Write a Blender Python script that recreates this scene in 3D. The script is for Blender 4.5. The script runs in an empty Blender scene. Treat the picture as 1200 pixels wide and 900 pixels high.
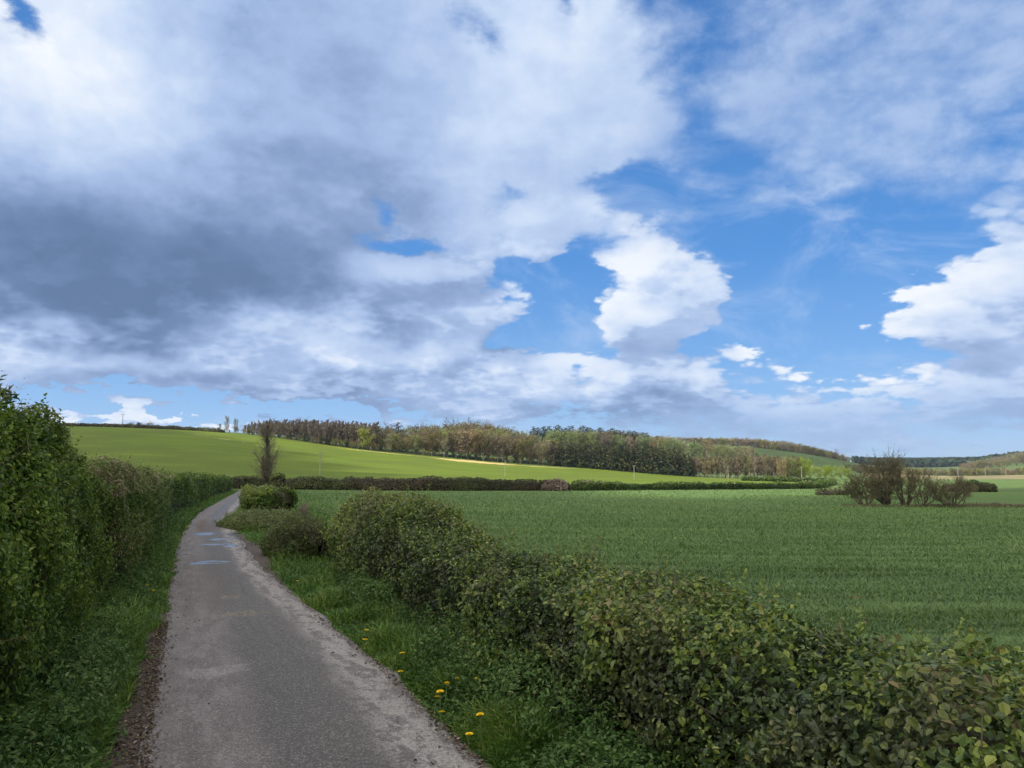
import bpy, math, random
import numpy as np
R = math.radians
scene = bpy.context.scene
col = scene.collection

# ------------------------------------------------------------------ camera
CAM_H, F, HOR = 2.4, 900.0, 545.0
PITCH = math.atan((HOR - 450) / F)
cam_d = bpy.data.cameras.new('camera')
cam = bpy.data.objects.new('camera', cam_d); col.objects.link(cam)
cam.location = (0, 0, CAM_H); cam.rotation_euler = (R(90) + PITCH, 0, 0)
cam_d.sensor_width = 36; cam_d.lens = 36 * F / 1200
cam_d.clip_start = 0.05; cam_d.clip_end = 30000
scene.camera = cam

def ray(px, py):
    a, b = (px - 600) / F, (450 - py) / F
    c, s = math.cos(PITCH), math.sin(PITCH)
    return np.array([a, c - b * s, s + b * c])

# ------------------------------------------------------------------ sun
SUN_AZ, SUN_EL = -112.0, 43.0          # bearing from +Y, clockwise; elevation
sx, sy = math.sin(R(SUN_AZ)), math.cos(R(SUN_AZ))
SUND = np.array([sx * math.cos(R(SUN_EL)), sy * math.cos(R(SUN_EL)), math.sin(R(SUN_EL))])
sl = bpy.data.lights.new('sun', 'SUN'); sl.energy = 4.8; sl.angle = R(0.5); sl.color = (1, 0.95, 0.86)
so = bpy.data.objects.new('sun', sl); col.objects.link(so)
from mathutils import Vector
so.rotation_euler = Vector(SUND).to_track_quat('Z', 'Y').to_euler()
so.location = (0, 0, 50)

scene.view_settings.view_transform = 'Standard'
scene.view_settings.look = 'None'
scene.view_settings.exposure = 0.4
scene.view_settings.gamma = 1.0

# ------------------------------------------------------------------ node helper
class NT:
    def __init__(s, tree): s.t = tree; tree.nodes.clear()
    def n(s, typ, ins=None, **props):
        nd = s.t.nodes.new(typ)
        for k, v in props.items(): setattr(nd, k, v)
        for k, v in (ins or {}).items():
            sock = nd.inputs[k]
            if isinstance(v, bpy.types.NodeSocket): s.t.links.new(v, sock)
            else: sock.default_value = v
        return nd
    def m(s, op, a, b=0.0, c=0.0, clamp=False):
        return s.n('ShaderNodeMath', {0: a, 1: b, 2: c}, operation=op, use_clamp=clamp).outputs[0]
    def v(s, op, a, b=(0, 0, 0), sc=None):
        ins = {0: a, 1: b}
        nd = s.n('ShaderNodeVectorMath', ins, operation=op)
        if sc is not None:
            if isinstance(sc, bpy.types.NodeSocket): s.t.links.new(sc, nd.inputs['Scale'])
            else: nd.inputs['Scale'].default_value = sc
        return nd.outputs[1] if op in ('LENGTH', 'DOT_PRODUCT', 'DISTANCE') else nd.outputs[0]
    def noise(s, vec, scale, detail=4, rough=.55, dist=0.0, out='Factor', lac=2.0):
        nd = s.n('ShaderNodeTexNoise', {'Vector': vec, 'Scale': scale, 'Detail': detail, 'Roughness': rough, 'Distortion': dist, 'Lacunarity': lac})
        return nd.outputs[0] if out == 'Factor' else nd.outputs[1]
    def mr(s, val, a, b, c=0.0, d=1.0, smooth=True):
        return s.n('ShaderNodeMapRange', {0: val, 1: a, 2: b, 3: c, 4: d}, interpolation_type='SMOOTHSTEP' if smooth else 'LINEAR').outputs[0]
    def mix(s, f, a, b, blend='MIX'):
        nd = s.t.nodes.new('ShaderNodeMix'); nd.data_type = 'RGBA'; nd.blend_type = blend
        for i, v in ((0, f), (6, a), (7, b)):
            if isinstance(v, bpy.types.NodeSocket): s.t.links.new(v, nd.inputs[i])
            else:
                if i and len(v) == 3: v = (*v, 1)
                nd.inputs[i].default_value = v
        return nd.outputs[2]
    def ramp(s, f, stops, interp='LINEAR'):
        nd = s.n('ShaderNodeValToRGB', {0: f}); cr = nd.color_ramp; cr.interpolation = interp
        while len(cr.elements) < len(stops): cr.elements.new(0.5)
        for e, (p, c) in zip(cr.elements, stops): e.position = p; e.color = (*c, 1)
        return nd.outputs[0]

def srgb(r, g, b):
    f = lambda c: ((c / 255 + .055) / 1.055) ** 2.4 if c > 10 else c / 255 / 12.92
    return (f(r), f(g), f(b))

# ------------------------------------------------------------------ world: sky with clouds
SKY_FILL = (.98, .92, .82)
def build_world():
    w = bpy.data.worlds.new('World'); scene.world = w; w.use_nodes = True
    T = NT(w.node_tree)
    out = T.n('ShaderNodeOutputWorld')
    sky = T.n('ShaderNodeTexSky', sky_type='NISHITA', sun_disc=False, sun_elevation=R(SUN_EL), sun_rotation=R(SUN_AZ),
              altitude=50, air_density=1.0, dust_density=0.3, ozone_density=1.6)
    d = T.n('ShaderNodeTexCoord').outputs['Generated']

    def pos(px, py):
        r = ray(px, py); r = r / np.linalg.norm(r)
        return math.atan2(r[0], r[1]), math.asin(r[2])
    def blobs(G, lst, vec):
        acc = None; v0 = vec
        for i_, (px, py, rx, ry, rot, amp) in enumerate(lst):
            a, e = pos(px, py)
            if i_ and i_ % 5 == 0: vec = G.v('ADD', v0, G.v('SCALE', (1, 1, 1), sc=G.m('MULTIPLY', acc, 1e-7)))   # keeps the evaluation in order
            mp = G.n('ShaderNodeMapping', {0: vec, 1: (a, e, 0), 2: (0, 0, R(-rot)), 3: (rx / F, ry / F, 1)}, vector_type='TEXTURE').outputs[0]
            f = G.mr(G.v('LENGTH', mp), 0.0, 1.0, amp, 0.0)
            acc = f if acc is None else G.m('ADD', acc, f)
        return acc
    COVER = [
        (150, 130, 640, 380, 8, 1.7), (330, 250, 330, 160, -8, .7), (60, 290, 260, 150, 0, .9),     # large grey cloud, upper left
        (560, 110, 300, 290, 0, 1.1), (690, 80, 170, 230, 0, .9), (640, 190, 120, 110, 0, .5),
        (635, 275, 80, 50, -10, .9), (530, 300, 75, 70, 0, .9),
        (300, 420, 400, 95, 4, 1.15), (40, 430, 260, 85, 0, 1.0), (430, 350, 190, 80, 8, .9),
        (500, 400, 220, 100, 8, .75), (575, 360, 70, 40, 10, .5),
        (765, 335, 92, 100, 0, 1.9), (752, 385, 80, 60, 0, 1.1), (835, 322, 62, 46, 10, 1.0), (880, 305, 34, 26, -30, .75), (800, 370, 60, 50, 0, .4),
        (875, 415, 80, 32, 5, .95), (790, 432, 120, 40, 0, .8),
        (1240, 350, 250, 150, 22, 2.0), (1100, 372, 120, 46, 24, .9), (1030, 380, 50, 18, 20, .7),
        (1020, 110, 460, 190, -8, 1.1), (990, 252, 40, 14, 30, .8), (800, 245, 50, 24, 30, .8),
        (960, 480, 560, 70, 0, 1.25), (620, 450, 260, 60, 0, .85), (300, 464, 78, 22, 0, 1.35), (405, 462, 66, 22, 0, 1.35),
        (180, 497, 330, 20, 0, 1.15),
        (1000, 315, 200, 105, -8, -1.3), (835, 165, 120, 60, 60, -.5), (745, 236, 115, 36, 8, -1.6),
        (668, 340, 52, 80, 0, -1.5), (940, 350, 120, 90, 0, -1.2), (890, 255, 120, 40, 0, -.9),
        (458, 232, 50, 26, 60, -1.35), (485, 288, 130, 28, 5, -1.75), (600, 240, 60, 22, 10, -.9), (28, 8, 60, 22, 60, -1.4), (560, 45, 60, 26, 30, -.75), (655, 0, 22, 60, 0, -1.0),
        (240, 480, 330, 20, 0, -1.35), (625, 400, 50, 18, 0, -.4), (620, 325, 60, 20, 0, -.5),
    ]
    # coverage as a group, so that it can be read twice: here and a little towards the sun
    ng = bpy.data.node_groups.new('cloud_cover', 'ShaderNodeTree')
    ng.interface.new_socket('dir', in_out='INPUT', socket_type='NodeSocketVector')
    for nm in ('cover', 'detail'): ng.interface.new_socket(nm, in_out='OUTPUT', socket_type='NodeSocketFloat')
    G = NT(ng); gi = G.n('NodeGroupInput'); go = G.n('NodeGroupOutput')
    gd = G.v('NORMALIZE', gi.outputs[0])
    x, y, z = G.n('ShaderNodeSeparateXYZ', {0: gd}).outputs
    P = G.n('ShaderNodeCombineXYZ', {0: G.m('ARCTAN2', x, y), 1: G.m('ARCSINE', z)}).outputs[0]
    k = G.m('DIVIDE', 1.0, G.m('ADD', G.m('MAXIMUM', z, -.12), .30))
    dn = G.v('SCALE', G.n('ShaderNodeCombineXYZ', {0: x, 1: y, 2: G.m('MULTIPLY', z, .5)}).outputs[0], sc=k)
    w1 = G.v('SCALE', G.v('SUBTRACT', G.noise(dn, 2.6, 2, .5, out='C'), (.5, .5, .5)), sc=0.08)
    w2 = G.v('SCALE', G.v('SUBTRACT', G.noise(dn, 9.0, 5, .6, out='C'), (.5, .5, .5)), sc=0.07)
    Pw = G.v('MULTIPLY', G.v('ADD', P, G.v('ADD', w1, w2)), (1, 1, 0))
    cover = blobs(G, COVER, Pw)
    n1 = G.noise(dn, 3.6, 6, .55)
    # billows: rounded lumps with sharp creases
    nb = None
    for sc_, am in ((5.5, .55), (13.0, .34), (31.0, .19)):
        vo = G.n('ShaderNodeTexVoronoi', {'Vector': G.v('ADD', dn, G.v('SCALE', w2, sc=1.1)), 'Scale': sc_}, feature='F1').outputs['Distance']
        t_ = G.m('MULTIPLY', G.m('SUBTRACT', .45, vo), am * 1.7); nb = t_ if nb is None else G.m('ADD', nb, t_)
    det = G.m('ADD', G.m('MULTIPLY', G.m('SUBTRACT', n1, .5), 1.7), nb)
    G.t.links.new(G.m('ADD', cover, det), go.inputs[0]); G.t.links.new(det, go.inputs[1])
    def cov_at(v):
        nd = T.t.nodes.new('ShaderNodeGroup'); nd.node_tree = ng; T.t.links.new(v, nd.inputs[0]); return nd.outputs
    c0 = cov_at(d)
    c1 = cov_at(T.v('ADD', d, (-0.016, 0.0, 0.030)))
    x, y, z = T.n('ShaderNodeSeparateXYZ', {0: d}).outputs
    P = T.n('ShaderNodeCombineXYZ', {0: T.m('ARCTAN2', x, y), 1: T.m('ARCSINE', z)}).outputs[0]
    dn = T.v('MULTIPLY', d, (1, 1, 1.3))
    wv = T.v('SCALE', T.v('SUBTRACT', T.noise(dn, 7.0, 4, .6, out='C'), (.5, .5, .5)), sc=0.13)
    Pw = T.v('MULTIPLY', T.v('ADD', P, wv), (1, 1, 0))
    cov = c0[0]
    # soft = 1: veils and the smooth base of the big cloud, 0: crisp cumulus
    soft = T.mr(blobs(T, [(180, 60, 720, 360, 5, 1.2), (1010, 100, 480, 230, -8, 1.3), (600, 60, 300, 260, 0, .6), (960, 505, 560, 50, 0, .55)], P), 0.05, .6)
    fine = T.noise(dn, 18.0, 8, .68); 
    cov_s = T.m('ADD', T.m('SUBTRACT', cov, T.m('MULTIPLY', c0[1], .35)), T.m('MULTIPLY', T.m('SUBTRACT', fine, .5), T.m('MULTIPLY', soft, 1.0)))
    mask_s = T.mr(cov_s, .05, 1.15); mask_c = T.mr(cov, .36, .78)
    mask = T.m('ADD', T.m('MULTIPLY', mask_s, soft), T.m('MULTIPLY', mask_c, T.m('SUBTRACT', 1.0, soft)))
    skyn = T.v('MULTIPLY', sky.outputs[0], (0.075, 0.095, 0.125))
    grad = T.ramp(z, [(0.0, srgb(165, 195, 235)), (.05, srgb(150, 192, 240)), (.13, srgb(118, 172, 232)), (.26, srgb(82, 148, 220)), (.55, srgb(66, 124, 196))])
    skyc = T.mix(.8, skyn, grad)
    # thin high wisps in the blue
    wis = T.noise(T.v('MULTIPLY', d, (1, 1, 2.2)), 5.0, 8, .62, .8)
    skyc = T.mix(T.m('MULTIPLY', T.mr(wis, .48, .72), .38), skyc, srgb(196, 214, 242))
    tone = blobs(T, [
        (150, 290, 620, 210, 6, -.42), (60, 340, 340, 110, 0, -.12), (260, 325, 280, 90, 0, -.10), (380, 60, 300, 170, 0, -.24), (370, 220, 300, 150, -10, -.10),
        (50, 100, 260, 210, 30, .40), (560, 120, 170, 170, 0, .06), (740, 120, 150, 240, 0, .14), (560, 250, 140, 120, 0, .10), (640, 60, 130, 160, 0, .10),
        (390, 398, 300, 62, 5, .46), (90, 424, 280, 42, 0, .44), (430, 325, 110, 40, 0, .16), (560, 365, 90, 30, 10, .08),
        (490, 432, 150, 22, 0, -.26), (605, 415, 70, 26, 0, -.34), (210, 440, 200, 20, 0, -.20), (60, 440, 200, 24, 0, -.20), (470, 385, 100, 26, 0, -.16),
        (752, 315, 90, 90, 0, .30), (790, 392, 110, 40, 0, .16),
        (1120, 320, 190, 80, 24, .06), (1190, 405, 190, 40, 12, -.02),
        (900, 505, 620, 60, 0, -.16), (640, 447, 130, 22, 0, .20), (740, 475, 200, 26, 0, -.16), (880, 405, 90, 20, 0, .18), (990, 443, 160, 12, 0, .2),
    ], Pw)
    rel = T.m('SUBTRACT', c0[0], c1[0])
    rel = T.m('DIVIDE', rel, T.m('ADD', 1.0, T.m('MULTIPLY', T.m('ABSOLUTE', rel), 1.1)))
    rel = T.m('MAXIMUM', rel, T.m('MULTIPLY', rel, .6))
    relk = T.m('MULTIPLY', rel, T.m('SUBTRACT', .62, T.m('MULTIPLY', soft, .44)))
    t = T.m('ADD', T.m('ADD', tone, .60), relk)
    big = T.noise(dn, 4.0, 6, .58, .5); t = T.m('ADD', t, T.m('MULTIPLY', T.m('SUBTRACT', big, .5), .50))
    t = T.m('ADD', t, T.m('MULTIPLY', T.m('SUBTRACT', fine, .5), T.m('MULTIPLY', soft, .26)))
    # thick cores are greyer than thin edges
    t = T.m('SUBTRACT', t, T.m('MULTIPLY', T.mr(cov, .8, 2.4, 0, .20), T.m('SUBTRACT', 1.0, soft)))
    cc = T.ramp(t, [(0.0, srgb(98, 122, 160)), (.16, srgb(112, 137, 177)), (.32, srgb(136, 160, 200)), (.52, srgb(166, 189, 227)), (.74, srgb(200, 217, 243)), (1.0, srgb(240, 245, 252))])
    veil = blobs(T, [(1010, 110, 460, 220, -8, .42), (960, 495, 600, 60, 0, .22), (800, 200, 90, 120, 0, .3)], P)
    op = T.m('MULTIPLY', mask, T.m('SUBTRACT', 1.0, veil))
    full = T.v('SCALE', T.mix(op, skyc, cc), sc=SKY_K)
    # added fill: unseen sky overhead and behind made whiter, brightest round the sun
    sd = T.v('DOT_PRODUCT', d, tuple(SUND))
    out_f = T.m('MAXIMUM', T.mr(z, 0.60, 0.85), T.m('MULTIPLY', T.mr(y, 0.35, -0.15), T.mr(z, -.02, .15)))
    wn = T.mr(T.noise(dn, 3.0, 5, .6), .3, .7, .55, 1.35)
    white = T.v('SCALE', T.n('ShaderNodeCombineXYZ', {0: SKY_FILL[0], 1: SKY_FILL[1], 2: SKY_FILL[2]}).outputs[0], sc=T.m('MULTIPLY', wn, T.m('ADD', 1.0, T.mr(sd, 0.2, 1.0, 0.0, 1.6))))
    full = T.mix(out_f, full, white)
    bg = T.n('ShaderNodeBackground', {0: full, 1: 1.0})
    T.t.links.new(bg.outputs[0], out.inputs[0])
    w.cycles.sampling_method = 'MANUAL'; w.cycles.sample_map_resolution = 512
SKY_K = .80
build_world()
# ------------------------------------------------------------------ numeric helpers
rs = np.random.RandomState(7)
_lat = np.random.RandomState(3).rand(64, 64, 64).astype(np.float32)
def vnoise(p):
    i = np.floor(p).astype(int); f = p - i; f = f * f * (3 - 2 * f)
    r = 0
    for a in (0, 1):
        for b in (0, 1):
            for c in (0, 1):
                w = (f[:, 0] if a else 1 - f[:, 0]) * (f[:, 1] if b else 1 - f[:, 1]) * (f[:, 2] if c else 1 - f[:, 2])
                r = r + w * _lat[(i[:, 0] + a) & 63, (i[:, 1] + b) & 63, (i[:, 2] + c) & 63]
    return r * 2 - 1
def fbm(p, octs=4, gain=.5):
    r = 0; a = 1.0
    for k in range(octs):
        r = r + a * vnoise(p * (2.03 ** k) + 11.7 * k); a *= gain
    return r
def nrm(v): return v / np.maximum(np.linalg.norm(v, axis=-1, keepdims=True), 1e-9)
def u_of(px): return (px - 600) / F * 0.9945

# terrain: heights seen along bearings (columns, as bearing tangents) at distances
_c = [-1500, -200, 110, 200, 300, 400, 500, 600, 700, 800, 880, 955, 1000, 1060, 1150, 1200, 1350, 2700]
_Y = [0, 15, 40, 75, 120, 170, 230, 300, 350, 420, 500, 650, 900, 1500, 3500, 9000]
_Z = np.array([
    [0, 0, 0, -.4, -1.2, -.2, 4, 11, 17, 24, 27, 27, 20, 10, 5, 0],
    [0, 0, 0, -.4, -1.3, -.3, 4, 11, 17, 24.8, 28, 27, 20, 10, 5, 0],
    [0, 0, 0, -.5, -1.4, -.5, 3, 10, 16, 24.6, 27, 27, 20, 10, 5, 0],
    [0, 0, 0, -.5, -1.4, -.8, 2.5, 9.5, 15, 23.2, 24, 24, 20, 10, 5, 0],
    [0, 0, 0, -.5, -1.45, -1.2, 1, 7, 12, 19.4, 24, 25, 20, 10, 5, 0],
    [0, 0, -.05, -.6, -1.6, -1.5, -.4, 3, 6, 11.6, 17, 24, 25, 15, 5, 0],
    [0, 0, -.1, -.8, -1.7, -1.7, -1.2, .7, 3, 7.0, 12, 20, 28, 20, 5, 0],
    [0, 0, -.3, -1.0, -1.7, -1.8, -1.5, -.8, 0, 2.0, 8, 20, 33, 25, 5, 0],
    [0, 0, -.4, -1.2, -1.8, -2.0, -1.8, -1.6, -1.2, -.4, 5, 16, 35, 28, 5, 0],
    [0, 0, -.5, -1.4, -1.9, -2.3, -2.7, -3.2, -3.8, -4, -1, 9, 31, 25, 5, 0],
    [0, 0, -.5, -1.5, -1.9, -2.6, -3.0, -3.7, -4.2, -4.5, -4, 5, 26, 22, 5, 0],
    [0, 0, -.5, -1.5, -1.95, -2.7, -3.6, -4.2, -4.6, -5.5, -6, 0, 17, 15, 5, 0],
    [0, 0, -.5, -1.6, -2.0, -2.8, -3.8, -4.6, -5.2, -6, -6.8, -5, 6, 5, 8, 0],
    [0, 0, -.5, -1.6, -2.0, -2.9, -4.0, -5.0, -5.5, -6.2, -6.8, -8, -9.5, -12, 20, 0],
    [0, 0, -.5, -1.6, -2.0, -2.9, -4.0, -5.0, -5.5, -6.2, -6.8, -8, -9.5, -6, 18, 0],
    [0, 0, -.5, -1.6, -2.0, -2.9, -4.0, -5.0, -5.5, -6.2, -6.8, -8, -7, 24, 15, 0],
    [0, 0, -.5, -1.6, -2.0, -2.9, -4.0, -5.0, -5.5, -6.2, -6.8, -8, -2, 45, 20, 0],
    [0, 0, -.5, -1.6, -2.0, -2.9, -4.0, -5.0, -5.5, -6.2, -6.8, -8, -2, 45, 20, 0]], float)
PXG = np.arange(-1500, 2701, 12.0); LYG = np.linspace(math.log(10), math.log(10000), 260)
def _build_table():
    ly = np.log(np.array(_Y[1:], float))
    rows = np.array([np.interp(LYG, ly, z[1:]) for z in _Z])
    G = np.array([np.interp(PXG, _c, rows[:, j]) for j in range(len(LYG))]).T
    k1 = np.exp(-.5 * (np.arange(-9, 10) / 3.0) ** 2); k1 /= k1.sum()
    k2 = np.exp(-.5 * (np.arange(-12, 13) / 3.2) ** 2); k2 /= k2.sum()
    G = np.apply_along_axis(lambda v: np.convolve(np.pad(v, 12, 'edge'), k2, 'valid'), 1, G)
    G = np.apply_along_axis(lambda v: np.convolve(np.pad(v, 9, 'edge'), k1, 'valid'), 0, G)
    return G
_G = _build_table()
def H(x, y):
    x = np.asarray(x, float); y = np.asarray(y, float)
    yy = np.maximum(y, 10.0)
    px = np.clip(600 + x / yy * F / .9945, -1499, 2699)
    a = (px + 1500) / 12; i = np.clip(a.astype(int), 0, len(PXG) - 2); fa = a - i
    b = (np.log(np.clip(yy, 10.001, 9990)) - LYG[0]) / (LYG[1] - LYG[0]); j = np.clip(b.astype(int), 0, len(LYG) - 2); fb = b - j
    fa = fa * fa * (3 - 2 * fa)
    return (_G[i, j] * (1 - fa) + _G[i + 1, j] * fa) * (1 - fb) + (_G[i, j + 1] * (1 - fa) + _G[i + 1, j + 1] * fa) * fb
def h1(x, y): return float(H(np.array([x]), np.array([y]))[0])
def at(px, Y, z=None):
    """world point on the bearing of column px at distance Y (on the ground if z is None)"""
    x = u_of(px) * Y
    return np.array([x, Y, h1(x, Y) if z is None else z])
def ground_at(px, py):
    """point where the sight line of a pixel meets the terrain"""
    r = ray(px, py); t = 1.0
    for _ in range(4000):
        x, y, z = r * t; z += CAM_H
        if z <= h1(x, y): break
        t *= 1.004
    lo, hi = t / 1.004, t
    for _ in range(20):
        m = (lo + hi) / 2; x, y, z = r * m
        if z + CAM_H <= h1(x, y): hi = m
        else: lo = m
    return np.array([r[0] * hi, r[1] * hi, h1(r[0] * hi, r[1] * hi)])
def top_z(py, Y):
    return CAM_H + (HOR - py) / F * Y * 1.005

# ------------------------------------------------------------------ mesh helpers
def mesh_obj(name, V, faces, mat=None, parent=None, tint=None, uv=None, smooth=False):
    """faces: list of (n,k) index arrays; tint: per-face array (concatenated)"""
    me = bpy.data.meshes.new(name)
    V = np.asarray(V, np.float32)
    faces = [np.asarray(f, np.int32) for f in faces if len(f)]
    me.vertices.add(len(V)); me.vertices.foreach_set('co', V.ravel())
    nl = sum(f.size for f in faces); npoly = sum(len(f) for f in faces)
    me.loops.add(nl); me.loops.foreach_set('vertex_index', np.concatenate([f.ravel() for f in faces]))
    me.polygons.add(npoly)
    tot = np.concatenate([np.full(len(f), f.shape[1], np.int32) for f in faces])
    st = np.concatenate([[0], np.cumsum(tot)[:-1]]).astype(np.int32)
    me.polygons.foreach_set('loop_start', st)
    me.polygons.foreach_set('use_smooth', np.full(npoly, smooth))
    if tint is not None:
        a = me.attributes.new('tint', 'FLOAT', 'FACE'); a.data.foreach_set('value', np.asarray(tint, np.float32))
    if uv is not None:
        l = me.uv_layers.new(name='UVMap')
        idx = np.concatenate([f.ravel() for f in faces]); l.data.foreach_set('uv', np.asarray(uv, np.float32)[idx].ravel())
    me.update(calc_edges=True); me.validate()
    o = bpy.data.objects.new(name, me); col.objects.link(o)
    if mat: me.materials.append(mat)
    if parent: o.parent = parent
    return o
def empty(name, loc=(0, 0, 0), rz=0.0):
    o = bpy.data.objects.new(name, None); col.objects.link(o)
    o.location = tuple(float(v) for v in loc); o.rotation_euler = (0, 0, rz); o.empty_display_size = .5
    return o
def tag(o, label=None, cat=None, group=None, kind=None):
    if label: o['label'] = label
    if cat: o['category'] = cat
    if group: o['group'] = group
    if kind: o['kind'] = kind
    return o
def copy_tree(o, parent=None):
    c = o.copy(); col.objects.link(c); c.parent = parent
    for ch in list(o.children): copy_tree(ch, c)
    return c

def leaf_geo(P, N, size, r, aspect=.62, droop=.25, jitter=.7, detail=2, up=.25):
    """leaf blades at P facing about N. detail 2: folded 6-vertex ovate, 1: kite"""
    n = len(P); size = np.broadcast_to(size, (n,)).reshape(-1, 1)
    N = nrm(N + jitter * r.randn(n, 3) * .6 + np.array([0, 0, up]))
    A = r.randn(n, 3); A[:, 2] -= droop * 2
    A = nrm(A - (A * N).sum(1, keepdims=True) * N); B = np.cross(N, A)
    w = size * aspect * .5
    if detail == 2:
        fold = w * .35
        V = np.stack([P - A * size * .5, P - A * size * .18 + B * w * .95 + N * fold, P + A * size * .2 + B * w * .8 + N * fold * .8,
                      P + A * size * .5 - N * size * .12,
                      P + A * size * .2 - B * w * .8 + N * fold * .8, P - A * size * .18 - B * w * .95 + N * fold], 1).reshape(-1, 3)
        b = np.arange(n)[:, None] * 6
        Q = np.concatenate([b + np.array([0, 1, 2, 3]), b + np.array([0, 3, 4, 5])], 1).reshape(-1, 4)
        return V, Q, 2
    V = np.stack([P - A * size * .5, P + B * w, P + A * size * .5, P - B * w], 1).reshape(-1, 3)
    Q = np.arange(n)[:, None] * 4 + np.arange(4)
    return V, Q, 1

def blades(P, h, w, r, lean=.35, segs=2, dirn=None):
    """grass blades: tapered, bending"""
    n = len(P); h = np.broadcast_to(h, (n,)).reshape(-1, 1); w = np.broadcast_to(w, (n,)).reshape(-1, 1)
    ang = r.rand(n) * 6.283
    D = np.stack([np.cos(ang), np.sin(ang), np.zeros(n)], 1)
    if dirn is not None: D = nrm(D + np.array([dirn[0], dirn[1], 0]))
    S = np.stack([-D[:, 1], D[:, 0], np.zeros(n)], 1)
    L = (lean * (0.4 + r.rand(n, 1)))
    Z = np.array([0, 0, 1.0])
    m1 = P + Z * h * .55 + D * h * L * .35
    tip = P + Z * h * (1 - L * .35) + D * h * L * 1.15
    V = np.stack([P - S * w / 2, P + S * w / 2, m1 + S * w * .42, m1 - S * w * .42, tip], 1).reshape(-1, 3)
    b = np.arange(n)[:, None] * 5
    return V, (b + np.array([0, 1, 2, 3])), (b + np.array([3, 2, 4]))

def tubes(lines, sides=5):
    """lines: list of (pts (k,3), radii (k,)); returns verts, quads"""
    Vs, Qs, off = [], [], 0
    for pts, rad in lines:
        pts = np.asarray(pts, float); k = len(pts)
        t = nrm(np.gradient(pts, axis=0)); ref = np.array([0.31, .95, .07])
        a = nrm(np.cross(t, ref)); b = np.cross(t, a)
        an = np.arange(sides) / sides * 6.283
        ring = pts[:, None, :] + np.asarray(rad)[:, None, None] * (np.cos(an)[None, :, None] * a[:, None, :] + np.sin(an)[None, :, None] * b[:, None, :])
        Vs.append(ring.reshape(-1, 3))
        i = np.arange(k - 1)[:, None] * sides; j = np.arange(sides)[None, :]; j2 = (j + 1) % sides
        Qs.append(np.stack([i + j, i + j2, i + sides + j2, i + sides + j], -1).reshape(-1, 4) + off)
        off += k * sides
    return np.concatenate(Vs), np.concatenate(Qs)

def box_geo(boxes):
    """boxes: list of (cx,cy,cz,sx,sy,sz)"""
    V, Q = [], []
    for i, (cx, cy, cz, a, b, c) in enumerate(boxes):
        for dz in (-1, 1):
            for dx, dy in ((-1, -1), (1, -1), (1, 1), (-1, 1)): V.append((cx + dx * a / 2, cy + dy * b / 2, cz + dz * c / 2))
        o = i * 8
        Q += [(o, o + 3, o + 2, o + 1), (o + 4, o + 5, o + 6, o + 7)] + [(o + k, o + (k + 1) % 4, o + 4 + (k + 1) % 4, o + 4 + k) for k in range(4)]
    return np.array(V), np.array(Q)

# ------------------------------------------------------------------ materials
def new_mat(name):
    m = bpy.data.materials.new(name); m.use_nodes = True
    return m, NT(m.node_tree)
def finish(T, bsdf, disp=None):
    o = T.n('ShaderNodeOutputMaterial'); T.t.links.new(bsdf, o.inputs[0])
    return o
def leaf_mat(name, stops, patch=None, patch_scale=.8, rough=.5, transl=.3, spec=.25, vary=0.0):
    m, T = new_mat(name)
    t = T.n('ShaderNodeAttribute', attribute_name='tint').outputs['Fac']
    c = T.ramp(t, stops)
    pos = T.n('ShaderNodeNewGeometry').outputs['Position']
    if patch:
        f = T.mr(T.noise(pos, patch_scale, 3, .6), .46, .62)
        c = T.mix(f, c, T.ramp(t, patch))
    if vary:
        rnd = T.n('ShaderNodeObjectInfo').outputs['Random']
        hs = T.n('ShaderNodeHueSaturation', {0: T.m('ADD', .5, T.m('MULTIPLY', T.m('SUBTRACT', rnd, .5), vary * .12)), 1: T.m('ADD', 1 - vary * .3, T.m('MULTIPLY', T.m('FRACT', T.m('MULTIPLY', rnd, 7.3)), vary * .6)),
                                             2: T.m('ADD', 1 - vary * .4, T.m('MULTIPLY', T.m('FRACT', T.m('MULTIPLY', rnd, 13.7)), vary * .8)), 4: c})
        c = hs.outputs[0]
    p = T.n('ShaderNodeBsdfPrincipled', {'Base Color': c, 'Roughness': rough, 'Specular IOR Level': spec})
    tr = T.n('ShaderNodeBsdfTranslucent', {0: T.mix(.5, c, (.14, .22, .02), 'MIX') if False else c})
    mx = T.n('ShaderNodeMixShader', {0: transl, 1: p.outputs[0], 2: tr.outputs[0]})
    finish(T, mx.outputs[0])
    return m
def plain_mat(name, c1, c2, scale=6, rough=.8, spec=.2, bump=0.0):
    m, T = new_mat(name)
    pos = T.n('ShaderNodeTexCoord').outputs['Object']
    n = T.noise(pos, scale, 5, .6)
    c = T.mix(n, c1, c2)
    p = T.n('ShaderNodeBsdfPrincipled', {'Base Color': c, 'Roughness': rough, 'Specular IOR Level': spec})
    if bump:
        b = T.n('ShaderNodeBump', {'Strength': bump, 'Distance': .03, 'Height': n}); T.t.links.new(b.outputs[0], p.inputs['Normal'])
    finish(T, p.outputs[0]); return m
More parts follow.
